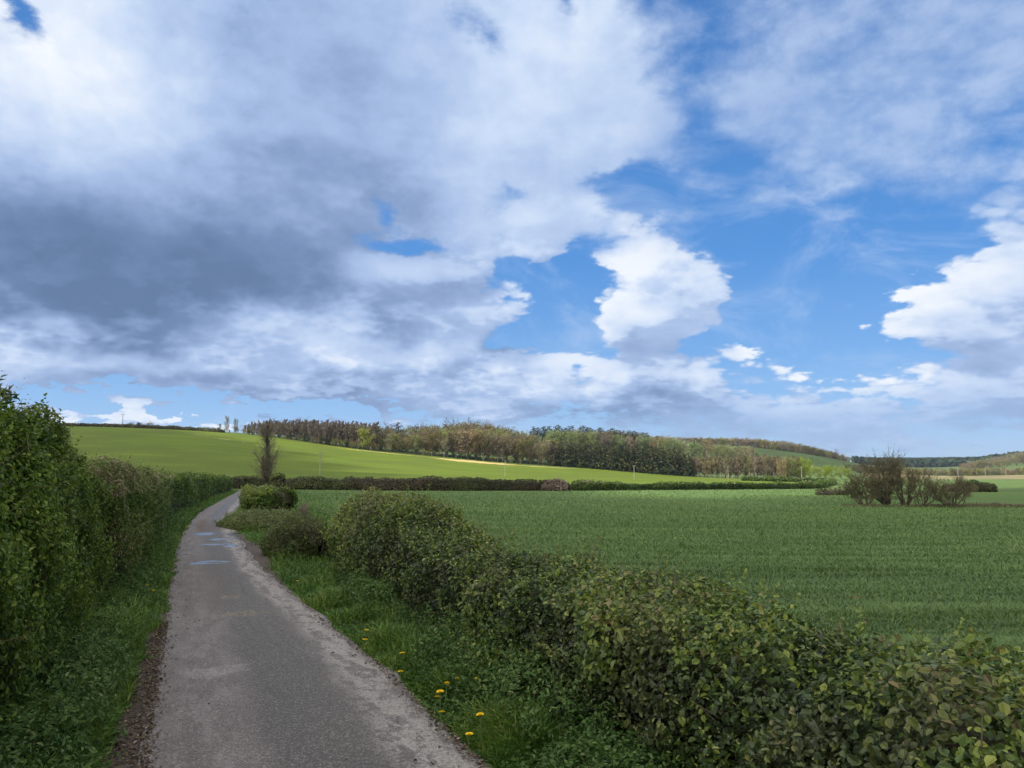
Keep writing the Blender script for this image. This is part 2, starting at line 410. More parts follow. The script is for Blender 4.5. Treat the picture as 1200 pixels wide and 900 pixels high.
# ------------------------------------------------------------------ plan of the lane (world X at distance Y)
def _edge(pts):
    P = np.array([ground_at(*p) for p in pts]); o = np.argsort(P[:, 1]); return P[o, 1], P[o, 0]
_ly, _lx = _edge([(164, 899), (182, 800), (191, 750), (196, 700), (202, 667), (207, 640), (213, 627), (227, 607), (240, 597), (253, 590), (272, 580), (280, 574.5)])
_ry, _rx = _edge([(573, 899), (533, 863), (500, 830), (450, 780), (400, 743), (387, 733), (360, 710), (333, 687), (300, 661), (283, 634), (274, 619), (271, 610), (276, 600), (284, 587), (290, 578), (293, 574)])
def _road_edges():
    Y = np.arange(-8, 118, .25)
    L = np.interp(Y, _ly, _lx); Rr = np.interp(Y, _ry, _rx)
    L = np.where(Y < _ly[0], _lx[0] + .43 * (_ly[0] - Y), L); Rr = np.where(Y < _ry[0], _rx[0] + .43 * (_ry[0] - Y), Rr)
    k = np.exp(-.5 * (np.arange(-10, 11) / 4.0) ** 2); k /= k.sum()
    sm = lambda v: np.convolve(np.concatenate([v[0] + (v[1] - v[0]) * np.arange(-10, 0), v, v[-1] + (v[-1] - v[-2]) * np.arange(1, 11)]), k, 'valid')
    return Y, sm(L), sm(Rr)
RY, RL, RR = _road_edges()
roadL = lambda y: np.interp(y, RY, RL)
roadR = lambda y: np.interp(y, RY, RR)
HLy = np.array([-6, 2, 7.66, 8.6, 11.1, 13.3, 17.3, 28, 39, 55, 80, 116]); HLx = np.array([.9, -2.3, -4.55, -4.95, -6.0, -6.75, -8.1, -12.45, -16.45, -21.9, -30.1, -41.8])
hedgeL = lambda y: np.interp(y, HLy, HLx)
hedgeR = lambda y: 2.55 - (np.asarray(y, float) - 2) * .4256
def dirt_w(y): return np.interp(y, [-8, 3, 8, 10.5, 13, 200], [.30, .30, .32, .24, .0, .0])

# ------------------------------------------------------------------ ground colours
def field_mat(name, c1, c2, c3, streak=(.05, .9), rough=.9, extra=None, bump=.5, bscale=6):
    m, T = new_mat(name)
    pos = T.n('ShaderNodeNewGeometry').outputs['Position']
    st = T.v('MULTIPLY', pos, (streak[0], streak[1], .3))
    n1 = T.noise(st, 1.0, 6, .65)
    n2 = T.noise(pos, .03, 5, .55)
    n3 = T.noise(pos, bscale, 5, .7)
    c = T.mix(T.mr(n1, .35, .68), c1, c2)
    c = T.mix(T.mr(n2, .42, .66), c, c3)
    c = T.mix(T.mr(n3, .3, .7), T.mix(1.0, c, (.72, .74, .72), 'MULTIPLY'), c)
    if extra: c = extra(T, pos, c)
    p = T.n('ShaderNodeBsdfPrincipled', {'Base Color': c, 'Roughness': rough, 'Specular IOR Level': .12})
    b = T.n('ShaderNodeBump', {'Strength': bump, 'Distance': .12, 'Height': T.m('ADD', n1, T.m('MULTIPLY', n3, .6))})
    T.t.links.new(b.outputs[0], p.inputs['Normal'])
    finish(T, p.outputs[0]); return m
def straw(T, pos, c):
    # bare straw-coloured corner of the hill field and thin tracks across it
    for (px, Y, rx, ry, rot, s) in ((556, 408, 26, 13, 6, 1), (450, 412, 36, 3.5, 0, .6), (640, 408, 18, 4, 0, .55)):
        a = at(px, Y)
        q = T.v('ADD', T.v('MULTIPLY', pos, (1, 1, 0)), T.v('SCALE', T.v('SUBTRACT', T.noise(pos, .09, 5, .65, out='C'), (.5, .5, .5)), sc=16))
        q = T.v('MULTIPLY', q, (1, 1, 0))
        mp = T.n('ShaderNodeMapping', {0: q, 1: (a[0], a[1], 0), 2: (0, 0, R(rot)), 3: (rx, ry, 1)}, vector_type='TEXTURE').outputs[0]
        c = T.mix(T.mr(T.v('LENGTH', mp), .5, 1.05, s, 0), c, (.40, .31, .14))
    a = at(300, 345); b = at(240, 372)
    mp = T.n('ShaderNodeMapping', {0: T.v('MULTIPLY', pos, (1, 1, 0)), 1: (float(a[0] + b[0]) / 2, float(a[1] + b[1]) / 2, 0), 2: (0, 0, math.atan2(b[1] - a[1], b[0] - a[0])), 3: (52, .9, 1)}, vector_type='TEXTURE').outputs[0]
    gap = T.mr(T.noise(pos, .12, 3), .45, .55)
    c = T.mix(T.m('MULTIPLY', T.mr(T.v('LENGTH', mp), .6, 1.0, .7, 0), gap), c, (.34, .31, .16))
    return c
M = {}
M['ground'] = field_mat('meadow ground', (.060, .115, .030), (.085, .145, .040), (.075, .10, .035), (.2, .2))
M['hill_field'] = field_mat('young crop on the hill', (.082, .122, .009), (.118, .166, .012), (.086, .118, .012), (.02, .10), extra=straw, bscale=1.2)
M['wheat'] = field_mat('wheat field', (.084, .142, .044), (.112, .178, .056), (.094, .150, .042), (.12, 1.1), bscale=9)
M['pasture'] = field_mat('far pasture', (.085, .145, .035), (.10, .165, .042), (.085, .12, .04), (.02, .15))
M['ploughed'] = field_mat('stubble', (.22, .18, .09), (.26, .22, .12), (.15, .13, .07), (.02, .15))
M['rough'] = field_mat('rough slope', (.070, .12, .035), (.090, .14, .045), (.075, .10, .035), (.02, .02), bscale=.5)

# ------------------------------------------------------------------ the ground, one sheet split by land use
def ground():
    def axis(lo, hi, n, d0):
        # sinh-spaced, fine near zero
        f = lambda k: (math.sinh(k) / k)
        t = np.linspace(-1, 1, 2 * n + 1); k = 6.2
        s = np.sinh(k * t) / math.sinh(k)
        return s
    sx_ = axis(0, 0, 210, 0) * 5200
    ty = np.linspace(0, 1, 330); k = 6.0
    sy_ = np.sinh(k * ty) / math.sinh(k) * 8800 - 0.0
    sy_ = np.concatenate([-np.array([400, 200, 90, 40, 20, 8.0]), sy_])
    X, Y = np.meshgrid(sx_, sy_); nx = len(sx_)
    Z = H(X.ravel(), Y.ravel())
    # small lie of the land far off only
    V = np.stack([X.ravel(), Y.ravel(), Z], 1)
    i = np.arange(len(sy_) - 1)[:, None] * nx + np.arange(nx - 1)[None, :]
    Q = np.stack([i, i + 1, i + nx + 1, i + nx], -1).reshape(-1, 4)
    C = V[Q].mean(1); cx, cy = C[:, 0], C[:, 1]
    px = 600 + cx / np.maximum(cy, 1) * F / .9945
    cross = np.interp(px, [285, 600, 700, 955], [122, 124, 131, 170])
    wood = np.interp(px, [-1500, 600, 700, 800, 880, 955, 975], [424, 422, 417, 397, 377, 352, 335])
    hill = (cy > cross) & (cy < wood) & (px < 972)
    wheat = (cy > 2) & (cx > hedgeR(np.minimum(cy, 17)) + 1.0 - np.maximum(cy - 17, 0) * .405) & (cy < np.where(px < 958, cross, 165)) & ~hill & (px < 3000)
    wheat &= ~((px > 1120) & (cy > 76))
    past = ~hill & ~wheat & (px > 950) & (((cy > 76) & (cy < 230)) | ((cy >= 250) & (cy < 520)))
    plo = ~hill & (px > 1010) & (cy >= 520) & (cy < 780)
    rough = ~hill & ~wheat & ~past & ~plo & (cy > 100)
    idx = np.where(hill, 1, np.where(wheat, 2, np.where(past, 3, np.where(plo, 4, np.where(rough, 5, 0)))))
    names = ['ground', 'hill_field', 'wheat_field', 'pasture', 'stubble_field', 'hills']
    labs = ['grassy ground under the verges and round the fields', 'bright green young crop on the hill below the wood', 'blue green wheat field right of the lane', 'pale green pasture beyond the willow clump', 'straw coloured strip of field before the far trees', 'rough green slopes under and behind the woods']
    mats = ['ground', 'hill_field', 'wheat', 'pasture', 'ploughed', 'rough']
    for k in range(6):
        q = Q[idx == k]; used, inv = np.unique(q, return_inverse=True)
        o = mesh_obj(names[k], V[used], [inv.reshape(-1, 4)], M[mats[k]], smooth=True)
        tag(o, labs[k], kind='structure')
ground()

# ------------------------------------------------------------------ the lane
def asphalt():
    m, T = new_mat('worn asphalt')
    g = T.n('ShaderNodeNewGeometry').outputs['Position']
    uv = T.n('ShaderNodeUVMap', uv_map='UVMap').outputs[0]
    su = T.n('ShaderNodeSeparateXYZ', {0: uv}); u, v = su.outputs[0], su.outputs[1]
    st = T.n('ShaderNodeCombineXYZ', {0: T.m('MULTIPLY', u, 2.6), 1: T.m('MULTIPLY', v, .28), 2: 0.0}).outputs[0]
    nbig = T.noise(st, 1.1, 5, .6); nstr = T.noise(st, 4.0, 7, .68); nfine = T.noise(g, 40, 6, .75)
    uw = T.m('ADD', u, T.m('MULTIPLY', T.m('SUBTRACT', nbig, .5), .25))
    base = T.mix(T.mr(nstr, .3, .7), (.108, .098, .100), (.165, .150, .154))
    # dark damp middle, dry pale wheel tracks
    mid = T.m('MULTIPLY', T.mr(uw, .30, .46), T.mr(uw, .86, .64))
    base = T.mix(T.m('MULTIPLY', mid, .82), base, (.052, .050, .042))
    trk = T.m('MULTIPLY', T.m('MULTIPLY', T.mr(uw, .70, .82), T.mr(uw, 1.02, .90)), T.mr(T.m('ADD', T.m('MULTIPLY', nstr, .55), T.m('MULTIPLY', T.noise(g, 5.5, 7, .72), .45)), .468, .502))
    base = T.mix(T.m('MULTIPLY', trk, .80), base, (.30, .285, .28))
    trl = T.m('MULTIPLY', T.m('MULTIPLY', T.mr(uw, .04, .12), T.mr(uw, .34, .22)), T.mr(nstr, .46, .6))
    base = T.mix(T.m('MULTIPLY', trl, .30), base, (.26, .245, .26))
    # stone chips
    vo = T.n('ShaderNodeTexVoronoi', {'Vector': T.v('ADD', g, T.v('SCALE', T.noise(g, 30, 2, .5, out='C'), sc=.03)), 'Scale': 88.0}, feature='F1')
    chip = T.n('ShaderNodeSeparateXYZ', {0: vo.outputs['Color']}).outputs[0]
    base = T.mix(T.mr(chip, .70, .95, 0, .38), base, (.42, .40, .42))
    base = T.mix(T.mr(chip, .36, .05, 0, .6), base, (.03, .028, .032))
    base = T.mix(T.mr(nfine, .36, .60, .45, 0), base, (.05, .047, .045))
    # cracks
    q = T.v('ADD', g, T.v('SCALE', T.noise(g, 3.0, 4, .6, out='C'), sc=.5))
    vc = T.n('ShaderNodeTexVoronoi', {'Vector': q, 'Scale': 1.6}, feature='DISTANCE_TO_EDGE').outputs[0]
    crack = T.m('MULTIPLY', T.mr(vc, .018, .0, 0, 1), T.mr(T.noise(g, .9, 3), .42, .52))
    crack = T.m('MULTIPLY', crack, T.m('ADD', T.mr(u, .25, .05), T.mr(u, .72, .9)))
    base = T.mix(T.m('MULTIPLY', crack, .8), base, (.03, .03, .03))
    # mud, straw and puddles
    def spot(px, py, rx, ry, wob=.5, ns=1.6):
        a = ground_at(px, py)
        q = T.v('ADD', T.v('MULTIPLY', g, (1, 1, 0)), T.v('SCALE', T.v('SUBTRACT', T.noise(g, ns, 5, .65, out='C'), (.5, .5, .5)), sc=wob))
        q = T.v('MULTIPLY', q, (1, 1, 0))
        mp = T.n('ShaderNodeMapping', {0: q, 1: (a[0], a[1], 0), 2: (0, 0, R(22)), 3: (rx, ry, 1)}, vector_type='TEXTURE').outputs[0]
        return T.mr(T.v('LENGTH', mp), .60, 1.10, 1, 0)
    mud = T.m('MAXIMUM', spot(241, 617, .45, 4.5, 1.2), T.m('MULTIPLY', spot(240, 680, .6, 5, 2), .35))
    base = T.mix(T.m('MULTIPLY', mud, .75), base, (.075, .05, .03))
    stw = T.m('MULTIPLY', T.m('MAXIMUM', spot(283, 722, .42, .28, .8, 3), spot(272, 702, .25, .2, .6, 3)), T.mr(T.noise(g, 22, 4, .7), .52, .6))
    base = T.mix(T.m('MULTIPLY', stw, .8), base, (.30, .24, .12))
    pale = T.m('MULTIPLY', T.m('MULTIPLY', spot(262, 788, .40, .24, 1.1, 2.5), T.mr(nfine, .4, .6)), .45)
    base = T.mix(pale, base, (.34, .33, .36))
    pud = T.m('MAXIMUM', spot(248, 661, .60, .42, .9, 2.2), T.m('MAXIMUM', spot(262, 633, .50, .40, .9, 2), spot(270, 640, .22, .9, .8, 2)))
    pud = T.m('MAXIMUM', pud, spot(246, 640, .45, .30, .7, 2))
    pud = T.m('MAXIMUM', pud, T.m('MAXIMUM', spot(240, 627, .4, .8, .6), spot(278, 628, .35, 1.5, .7)))
    pud = T.m('MULTIPLY', pud, T.mr(T.noise(T.v('MULTIPLY', g, (.9, 3.2, 1)), 1.6, 5, .65), .34, .50))
    base = T.mix(T.m('MULTIPLY', pud, .7), base, (.045, .042, .04))
    wet = T.m('MULTIPLY', mid, T.mr(v, 14, 40, .25, .7))
    rough = T.m('SUBTRACT', .78, T.m('MULTIPLY', wet, .35))
    rough = T.m('MULTIPLY', rough, T.mr(pud, .2, .95, 1, .24))
    p = T.n('ShaderNodeBsdfPrincipled', {'Base Color': base, 'Roughness': rough, 'Specular IOR Level': .45})
    hgt = T.m('ADD', T.m('MULTIPLY', vo.outputs['Distance'], -.6), T.m('MULTIPLY', nfine, .6))
    b = T.n('ShaderNodeBump', {'Strength': T.mr(pud, 0, 1, .55, .02), 'Distance': .006, 'Height': hgt}); T.t.links.new(b.outputs[0], p.inputs['Normal'])
    finish(T, p.outputs[0]); return m
M['asphalt'] = asphalt()
def dirt():
    m, T = new_mat('roadside dirt')
    g = T.n('ShaderNodeNewGeometry').outputs['Position']
    n = T.noise(g, 9, 6, .7); n2 = T.noise(g, 60, 3, .7)
    c = T.mix(T.mr(n, .35, .65), (.050, .040, .037), (.098, .080, .074))
    c = T.mix(T.mr(n2, .62, .7, 0, .6), c, (.22, .18, .14))
    c = T.mix(T.mr(n2, .36, .30, 0, .7), c, (.02, .016, .014))
    p = T.n('ShaderNodeBsdfPrincipled', {'Base Color': c, 'Roughness': .85, 'Specular IOR Level': .2})
    b = T.n('ShaderNodeBump', {'Strength': .8, 'Distance': .02, 'Height': T.m('ADD', n, n2)}); T.t.links.new(b.outputs[0], p.inputs['Normal'])
    finish(T, p.outputs[0]); return m
M['dirt'] = dirt()

def strip(name, Y, XL, XR, dz, mat, nu, label, uvs=True, wob=(0, 0)):
    U = np.linspace(0, 1, nu)
    wl = fbm(np.stack([Y * 1.3, Y * 0, Y * 0 + 3], 1), 4) * wob[0]; wr = fbm(np.stack([Y * 1.3, Y * 0 + 9, Y * 0], 1), 4) * wob[1]
    XL = XL + wl; XR = XR + wr
    X = XL[:, None] * (1 - U) + XR[:, None] * U; YY = np.repeat(Y[:, None], nu, 1)
    # camber and sunk edges
    Z = H(X.ravel(), YY.ravel()) + dz + np.tile(.02 * (1 - (2 * U - 1) ** 2), len(Y))
    V = np.stack([X.ravel(), YY.ravel(), Z], 1)
    i = np.arange(len(Y) - 1)[:, None] * nu + np.arange(nu - 1)[None, :]
    Q = np.stack([i, i + 1, i + nu + 1, i + nu], -1).reshape(-1, 4)
    uv = np.stack([np.tile(U, len(Y)), YY.ravel()], 1)
    return tag(mesh_obj(name, V, [Q], mat, uv=uv, smooth=True), label, kind='structure')
Yr = np.concatenate([np.arange(-7.5, 25, .08), np.arange(25, 116.5, .5)])
strip('lane', Yr, roadL(Yr), roadR(Yr), .022, M['asphalt'], 13, 'narrow worn asphalt lane between the hedges', wob=(.035, .06))
# the lane bends left out of sight at its far end
ta = np.linspace(0, 1, 24)
cx0, cy0 = float(roadL(116.5)), 116.5; wid = float(roadR(116.5) - roadL(116.5))
def _bend():
    U = np.linspace(0, 1, 7); V = []; uv = []
    for t in ta:
        an = t * R(80); rc = 2.5
        for u_ in U:
            r_ = rc + u_ * wid; x = cx0 - rc + r_ * math.cos(an); y = cy0 + r_ * math.sin(an) * .9
            V.append((x, y, h1(x, y) + .03)); uv.append((u_, 116 + t * 8))
    V = np.array(V); i = np.arange(len(ta) - 1)[:, None] * 7 + np.arange(6)[None, :]
    Q = np.stack([i, i + 1, i + 8, i + 7], -1).reshape(-1, 4)
    tag(mesh_obj('lane', V, [Q], M['asphalt'], uv=np.array(uv)), 'far bend of the lane turning left behind the hedge', kind='structure')
_bend()
Yd = np.arange(-7.5, 13.2, .08)
strip('dirt_strip', Yd, roadL(Yd) - dirt_w(Yd) - .12, roadL(Yd) + .08, .004, M['dirt'], 5, 'bare dirt strip along the left edge of the lane', wob=(.06, .0))
Yp = np.arange(14.5, 27, .15)
strip('dirt_patch', Yp, roadR(Yp) - .15, roadR(Yp) + np.interp(Yp, [14.5, 17.5, 20, 23, 27], [.0, .18, .55, .6, .1]), .004, M['dirt'], 6, 'muddy pull-in at the right edge of the lane', wob=(0, .12))

# ------------------------------------------------------------------ hedges
def hedge(name, path, width, height, label, cat, mats, leaf=.05, cover=3.6, lod=.0023, lump=.16, lump_f=1.1, power=3.2, seed=1, depth=.28, tw_mat=None,
          s_lo=-.15, s_hi=1.05, aspect=.62, jitter=.8, droop=.3, group=None, leafdetail=2, taper=10, front=1, sprigs=0.0, twigs=0, base_lift=0.0, tint_fn=None, detail_max=26, core=True):
    """path: centre line points; front=+1: the face seen lies on the left-hand side of the walking direction reversed (sign of the lateral)"""
    r = np.random.RandomState(seed)
    path = np.asarray(path, float); d = np.concatenate([[0], np.cumsum(np.linalg.norm(np.diff(path, axis=0), axis=1))]); Lh = d[-1]
    width = np.broadcast_to(np.asarray(width, float), (len(path),)); height = np.broadcast_to(np.asarray(height, float), (len(path),))
    root = empty(name, (path[0, 0], path[0, 1], h1(path[0, 0], path[0, 1])))
    tag(root, label, cat, group)
    org = np.array(root.location)
    def surf(t, s, inset=0.0):
        """t metres along, s 0..1 from the foot of the seen face over the top to the far foot"""
        cx = np.interp(t, d, path[:, 0]); cy = np.interp(t, d, path[:, 1])
        e = .4
        dx = np.interp(t + e, d, path[:, 0]) - np.interp(t - e, d, path[:, 0]); dy = np.interp(t + e, d, path[:, 1]) - np.interp(t - e, d, path[:, 1])
        l = np.maximum(np.hypot(dx, dy), 1e-6); lx, ly = -dy / l * front, dx / l * front
        q = np.clip(2 * t / Lh - 1, -1, 1); tp = np.maximum(1 - np.abs(q) ** taper, 0) ** (1 / 2.5)
        w = np.interp(t, d, width) * .5 * tp; h = np.interp(t, d, height) * (tp * .7 + .3 * (tp > 0)) * np.minimum(1, tp * 3)
        a = s * math.pi
        c, sn = np.cos(a), np.sin(a)
        sc = np.sign(c) * np.abs(c) ** (2 / power); ss = np.sign(sn) * np.abs(sn) ** (2 / power)
        p0 = np.stack([cx + lx * w * sc, cy + ly * w * sc, h * ss], 1)
        nh = np.stack([lx * np.sign(c) * np.abs(c), ly * np.sign(c) * np.abs(c), np.maximum(sn, 0) * .9], 1)
        n = nrm(nh + 1e-6)
        dn = fbm(p0 * lump_f + seed * 3.1, 3, .55) * lump + fbm(p0 * lump_f * .3 + seed, 2) * lump * .9
        if lod * 3 < .02 and Lh < 40: dn = dn + fbm(p0 * 4.3 + seed, 2) * .075
        fade = np.clip(p0[:, 2] / .3, 0.3, 1)
        p = p0 + n * (dn * fade - inset)[:, None]
        p[:, 2] = np.maximum(p[:, 2], -.02)
        p[:, 2] += H(p[:, 0], p[:, 1]) + base_lift
        return p, n, dn
    # counts by arc length, finer leaves near the camera
    tt = np.linspace(0, Lh, 200); cxs = np.interp(tt, d, path[:, 0]); cys = np.interp(tt, d, path[:, 1])
    dist = np.maximum(np.hypot(cxs, cys), 3); size_t = np.maximum(leaf, lod * dist)
    per = (np.interp(tt, d, width) + 2 * np.interp(tt, d, height)) * (s_hi - s_lo) * cover / size_t ** 2
    cum = np.concatenate([[0], np.cumsum((per[1:] + per[:-1]) / 2 * np.diff(tt))]); N = int(cum[-1])
    t = np.interp(r.rand(N) * cum[-1], cum, tt); s = s_lo + (s_hi - s_lo) * r.rand(N)
    s = np.clip(s, .0, 1.0) if s_lo >= 0 else np.abs(s)
    ins = depth * (r.rand(N) ** 1.7)
    p, n, dn = surf(t, s, 0.0); p = p - n * ins[:, None] + r.randn(N, 3) * .02
    size = np.interp(t, tt, size_t) * (.5 + 1.0 * r.rand(N) ** 1.3)
    tint = np.clip(.45 + dn / max(lump, .01) * .22 + r.randn(N) * .22, 0, 1)
    if tint_fn is not None: tint = np.clip(tint + tint_fn(p, r), 0, 1)
    if sprigs:
        # shoots standing out of the outline
        k = int(N * sprigs); j = r.randint(0, N, k // 9 + 1); top = s[j]; m9 = 9
        pb = np.repeat(p[j] + n[j] * .03, m9, 0); f = np.tile(np.linspace(0, 1, m9), len(j)); ln = np.repeat(.10 + .22 * r.rand(len(j)), m9)
        dr = np.repeat(nrm(n[j] + np.array([0, 0, .9]) + r.randn(len(j), 3) * .35), m9, 0)
        pp = pb + dr * (f * ln)[:, None] + r.randn(len(pb), 3) * .012
        p = np.concatenate([p, pp]); n = np.concatenate([n, nrm(dr + r.randn(len(dr), 3) * .8)])
        size = np.concatenate([size, np.repeat(size[j], m9) * (1.05 - .45 * f)]); tint = np.concatenate([tint, np.clip(.62 + .25 * f + r.randn(len(f)) * .1, 0, 1)])
    dd = np.hypot(p[:, 0], p[:, 1]); near = dd < detail_max
    Vs, Qs, Ts, off = [], [], [], 0
    for msk, dt in ((near, 2), (~near, 1)):
        if msk.sum():
            V, Q, k = leaf_geo(p[msk], n[msk], size[msk], r, aspect, droop, jitter, dt)
            Vs.append(V); Qs.append(Q + off); off += len(V); Ts.append(np.repeat(tint[msk], k))
    mesh_obj('foliage', np.concatenate(Vs) - org, [np.concatenate(Qs)], mats, root, np.concatenate(Ts))
    if not core: return root
    # closed core, inner shade put into its dark colour; twigs stand on it
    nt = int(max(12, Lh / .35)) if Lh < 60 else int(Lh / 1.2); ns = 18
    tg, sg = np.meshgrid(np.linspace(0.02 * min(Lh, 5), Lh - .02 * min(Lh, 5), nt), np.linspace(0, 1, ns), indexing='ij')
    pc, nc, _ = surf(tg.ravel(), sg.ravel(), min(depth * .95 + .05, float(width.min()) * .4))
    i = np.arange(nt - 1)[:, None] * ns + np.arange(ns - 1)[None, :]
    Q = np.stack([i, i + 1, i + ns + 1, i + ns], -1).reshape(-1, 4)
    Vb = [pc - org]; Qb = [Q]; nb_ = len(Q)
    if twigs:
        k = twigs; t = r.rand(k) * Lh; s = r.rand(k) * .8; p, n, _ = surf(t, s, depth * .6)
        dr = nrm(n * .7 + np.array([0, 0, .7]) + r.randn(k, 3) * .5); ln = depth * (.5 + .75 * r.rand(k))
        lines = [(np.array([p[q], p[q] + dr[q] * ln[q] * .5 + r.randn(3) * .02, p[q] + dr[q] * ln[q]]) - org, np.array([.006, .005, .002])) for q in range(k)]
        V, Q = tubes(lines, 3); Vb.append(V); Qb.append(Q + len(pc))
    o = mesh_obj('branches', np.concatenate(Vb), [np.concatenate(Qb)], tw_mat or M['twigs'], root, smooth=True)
    if twigs:
        o.data.materials.append(M['twig_bark']); mi = np.zeros(len(o.data.polygons), np.int32); mi[nb_:] = 1; o.data.polygons.foreach_set('material_index', mi)
    return root
M['twigs'] = plain_mat('hedge inside shade', (.014, .013, .009), (.045, .038, .026), 14, .9, .1, 1.0)  # core colour kept dark as the shade between the leaves
M['twig_bark'] = plain_mat('twig bark', (.16, .13, .10), (.24, .20, .16), 20, .8)
M['bramble'] = leaf_mat('bramble leaves', [(0, (.020, .036, .013)), (.3, (.042, .074, .020)), (.55, (.080, .132, .026)), (.75, (.140, .200, .034)), (.92, (.23, .27, .05)), (1, (.20, .18, .07))],
                        [(0, (.026, .040, .018)), (.35, (.056, .078, .032)), (.6, (.095, .115, .042)), (.8, (.14, .165, .05)), (1, (.14, .115, .055))], .9, rough=.42, spec=.4, transl=.25)
M['hawthorn'] = leaf_mat('hawthorn leaves', [(0, (.026, .054, .010)), (.35, (.058, .112, .014)), (.65, (.105, .175, .022)), (.9, (.17, .24, .034)), (1, (.22, .27, .06))],
                         [(0, (.03, .055, .015)), (.5, (.065, .11, .02)), (1, (.14, .18, .04))], .6, rough=.5, transl=.3)
M['elder'] = leaf_mat('elder leaves', [(0, (.020, .044, .014)), (.4, (.036, .078, .018)), (.75, (.062, .118, .022)), (1, (.12, .17, .03))], None, rough=.38, spec=.4, transl=.3)
M['hawthorn_pale'] = leaf_mat('hawthorn in bud', [(0, (.026, .050, .012)), (.4, (.060, .112, .016)), (.68, (.105, .170, .026)), (.85, (.18, .20, .08)), (1, (.29, .235, .17))],
                              [(0, (.03, .055, .015)), (.5, (.065, .12, .02)), (1, (.13, .18, .04))], .7)
M['mixed_hedge'] = leaf_mat('thin hedge leaves', [(0, (.03, .028, .018)), (.35, (.055, .05, .03)), (.6, (.06, .085, .025)), (.85, (.09, .14, .03)), (1, (.15, .17, .05))],
                            [(0, (.040, .034, .026)), (.5, (.080, .068, .045)), (1, (.13, .115, .07))], .08)
M['dull_bramble'] = leaf_mat('dull bramble leaves', [(0, (.04, .045, .02)), (.35, (.080, .090, .038)), (.6, (.095, .13, .035)), (.85, (.13, .18, .045)), (1, (.19, .18, .09))],
                             [(0, (.05, .085, .02)), (.5, (.085, .15, .03)), (1, (.14, .20, .05))], .7)

# right: long bramble hedge, the near part low and flat, the far part a high hump
yy = np.array([-3, 0, 3, 6, 9, 11.5, 13, 14.2, 15.6, 17.2, 19.3]); xf = hedgeR(yy)
wd = np.array([2.1, 2.1, 2.1, 1.9, 1.7, 1.65, 1.8, 2.0, 2.1, 2.1, 1.7]); hh = np.array([1.27, 1.27, 1.27, 1.27, 1.25, 1.25, 1.38, 1.62, 1.72, 1.70, 1.35])
ctr = np.stack([xf + .918 * wd / 2, yy + .395 * wd / 2], 1)
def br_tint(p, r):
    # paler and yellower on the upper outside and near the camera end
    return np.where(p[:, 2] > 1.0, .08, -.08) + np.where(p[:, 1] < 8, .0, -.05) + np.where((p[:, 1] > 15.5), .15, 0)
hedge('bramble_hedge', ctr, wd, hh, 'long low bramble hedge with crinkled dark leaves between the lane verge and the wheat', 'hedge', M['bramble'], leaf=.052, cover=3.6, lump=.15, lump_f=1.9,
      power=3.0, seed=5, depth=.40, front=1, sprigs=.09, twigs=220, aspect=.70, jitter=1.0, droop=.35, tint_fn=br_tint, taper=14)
# left: tall shrubby hedge beside the camera
def left_path(y0, y1, w, n=14):
    y = np.linspace(y0, y1, n); x = hedgeL(y); dx = np.gradient(x, y); l = np.hypot(dx, 1)
    return np.stack([x - w / 2 / l, y + dx * w / 2 / l], 1), y
pth, ys = left_path(-4, 13.6, 1.7)
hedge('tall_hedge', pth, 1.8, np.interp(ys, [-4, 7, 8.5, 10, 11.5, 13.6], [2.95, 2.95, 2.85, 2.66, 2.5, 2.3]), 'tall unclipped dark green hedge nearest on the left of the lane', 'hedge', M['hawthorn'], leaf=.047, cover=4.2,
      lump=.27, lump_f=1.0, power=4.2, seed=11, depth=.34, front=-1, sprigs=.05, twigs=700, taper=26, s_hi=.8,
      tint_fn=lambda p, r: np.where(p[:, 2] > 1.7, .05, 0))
pth, ys = left_path(13.2, 32.5, 1.6)
hedge('clipped_hedge', pth, 1.6, np.interp(ys, [13, 15, 17, 22, 32], [2.5, 2.4, 2.25, 2.1, 2.0]), 'clipped hedge with pale pinkish buds on top, next beyond the tall left hedge', 'hedge', M['hawthorn_pale'], leaf=.045, cover=4.0,
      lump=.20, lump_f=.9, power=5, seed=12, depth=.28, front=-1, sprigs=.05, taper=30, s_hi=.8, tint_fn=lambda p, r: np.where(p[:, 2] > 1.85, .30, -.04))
pth, ys = left_path(33.2, 117, 1.7, 30)
hedge('far_clipped_hedge', pth, 1.7, np.interp(ys, [33, 60, 116], [1.95, 1.95, 2.05]), 'level clipped green hedge running along the left of the lane to its far bend', 'hedge', M['hawthorn'], leaf=.06, cover=3.6, lod=.0021,
      lump=.20, lump_f=.45, power=6, seed=13, depth=.3, front=-1, taper=60, s_hi=.8, tint_fn=lambda p, r: np.where(p[:, 2] - H(p[:, 0], p[:, 1]) > 1.7, .2, .02))
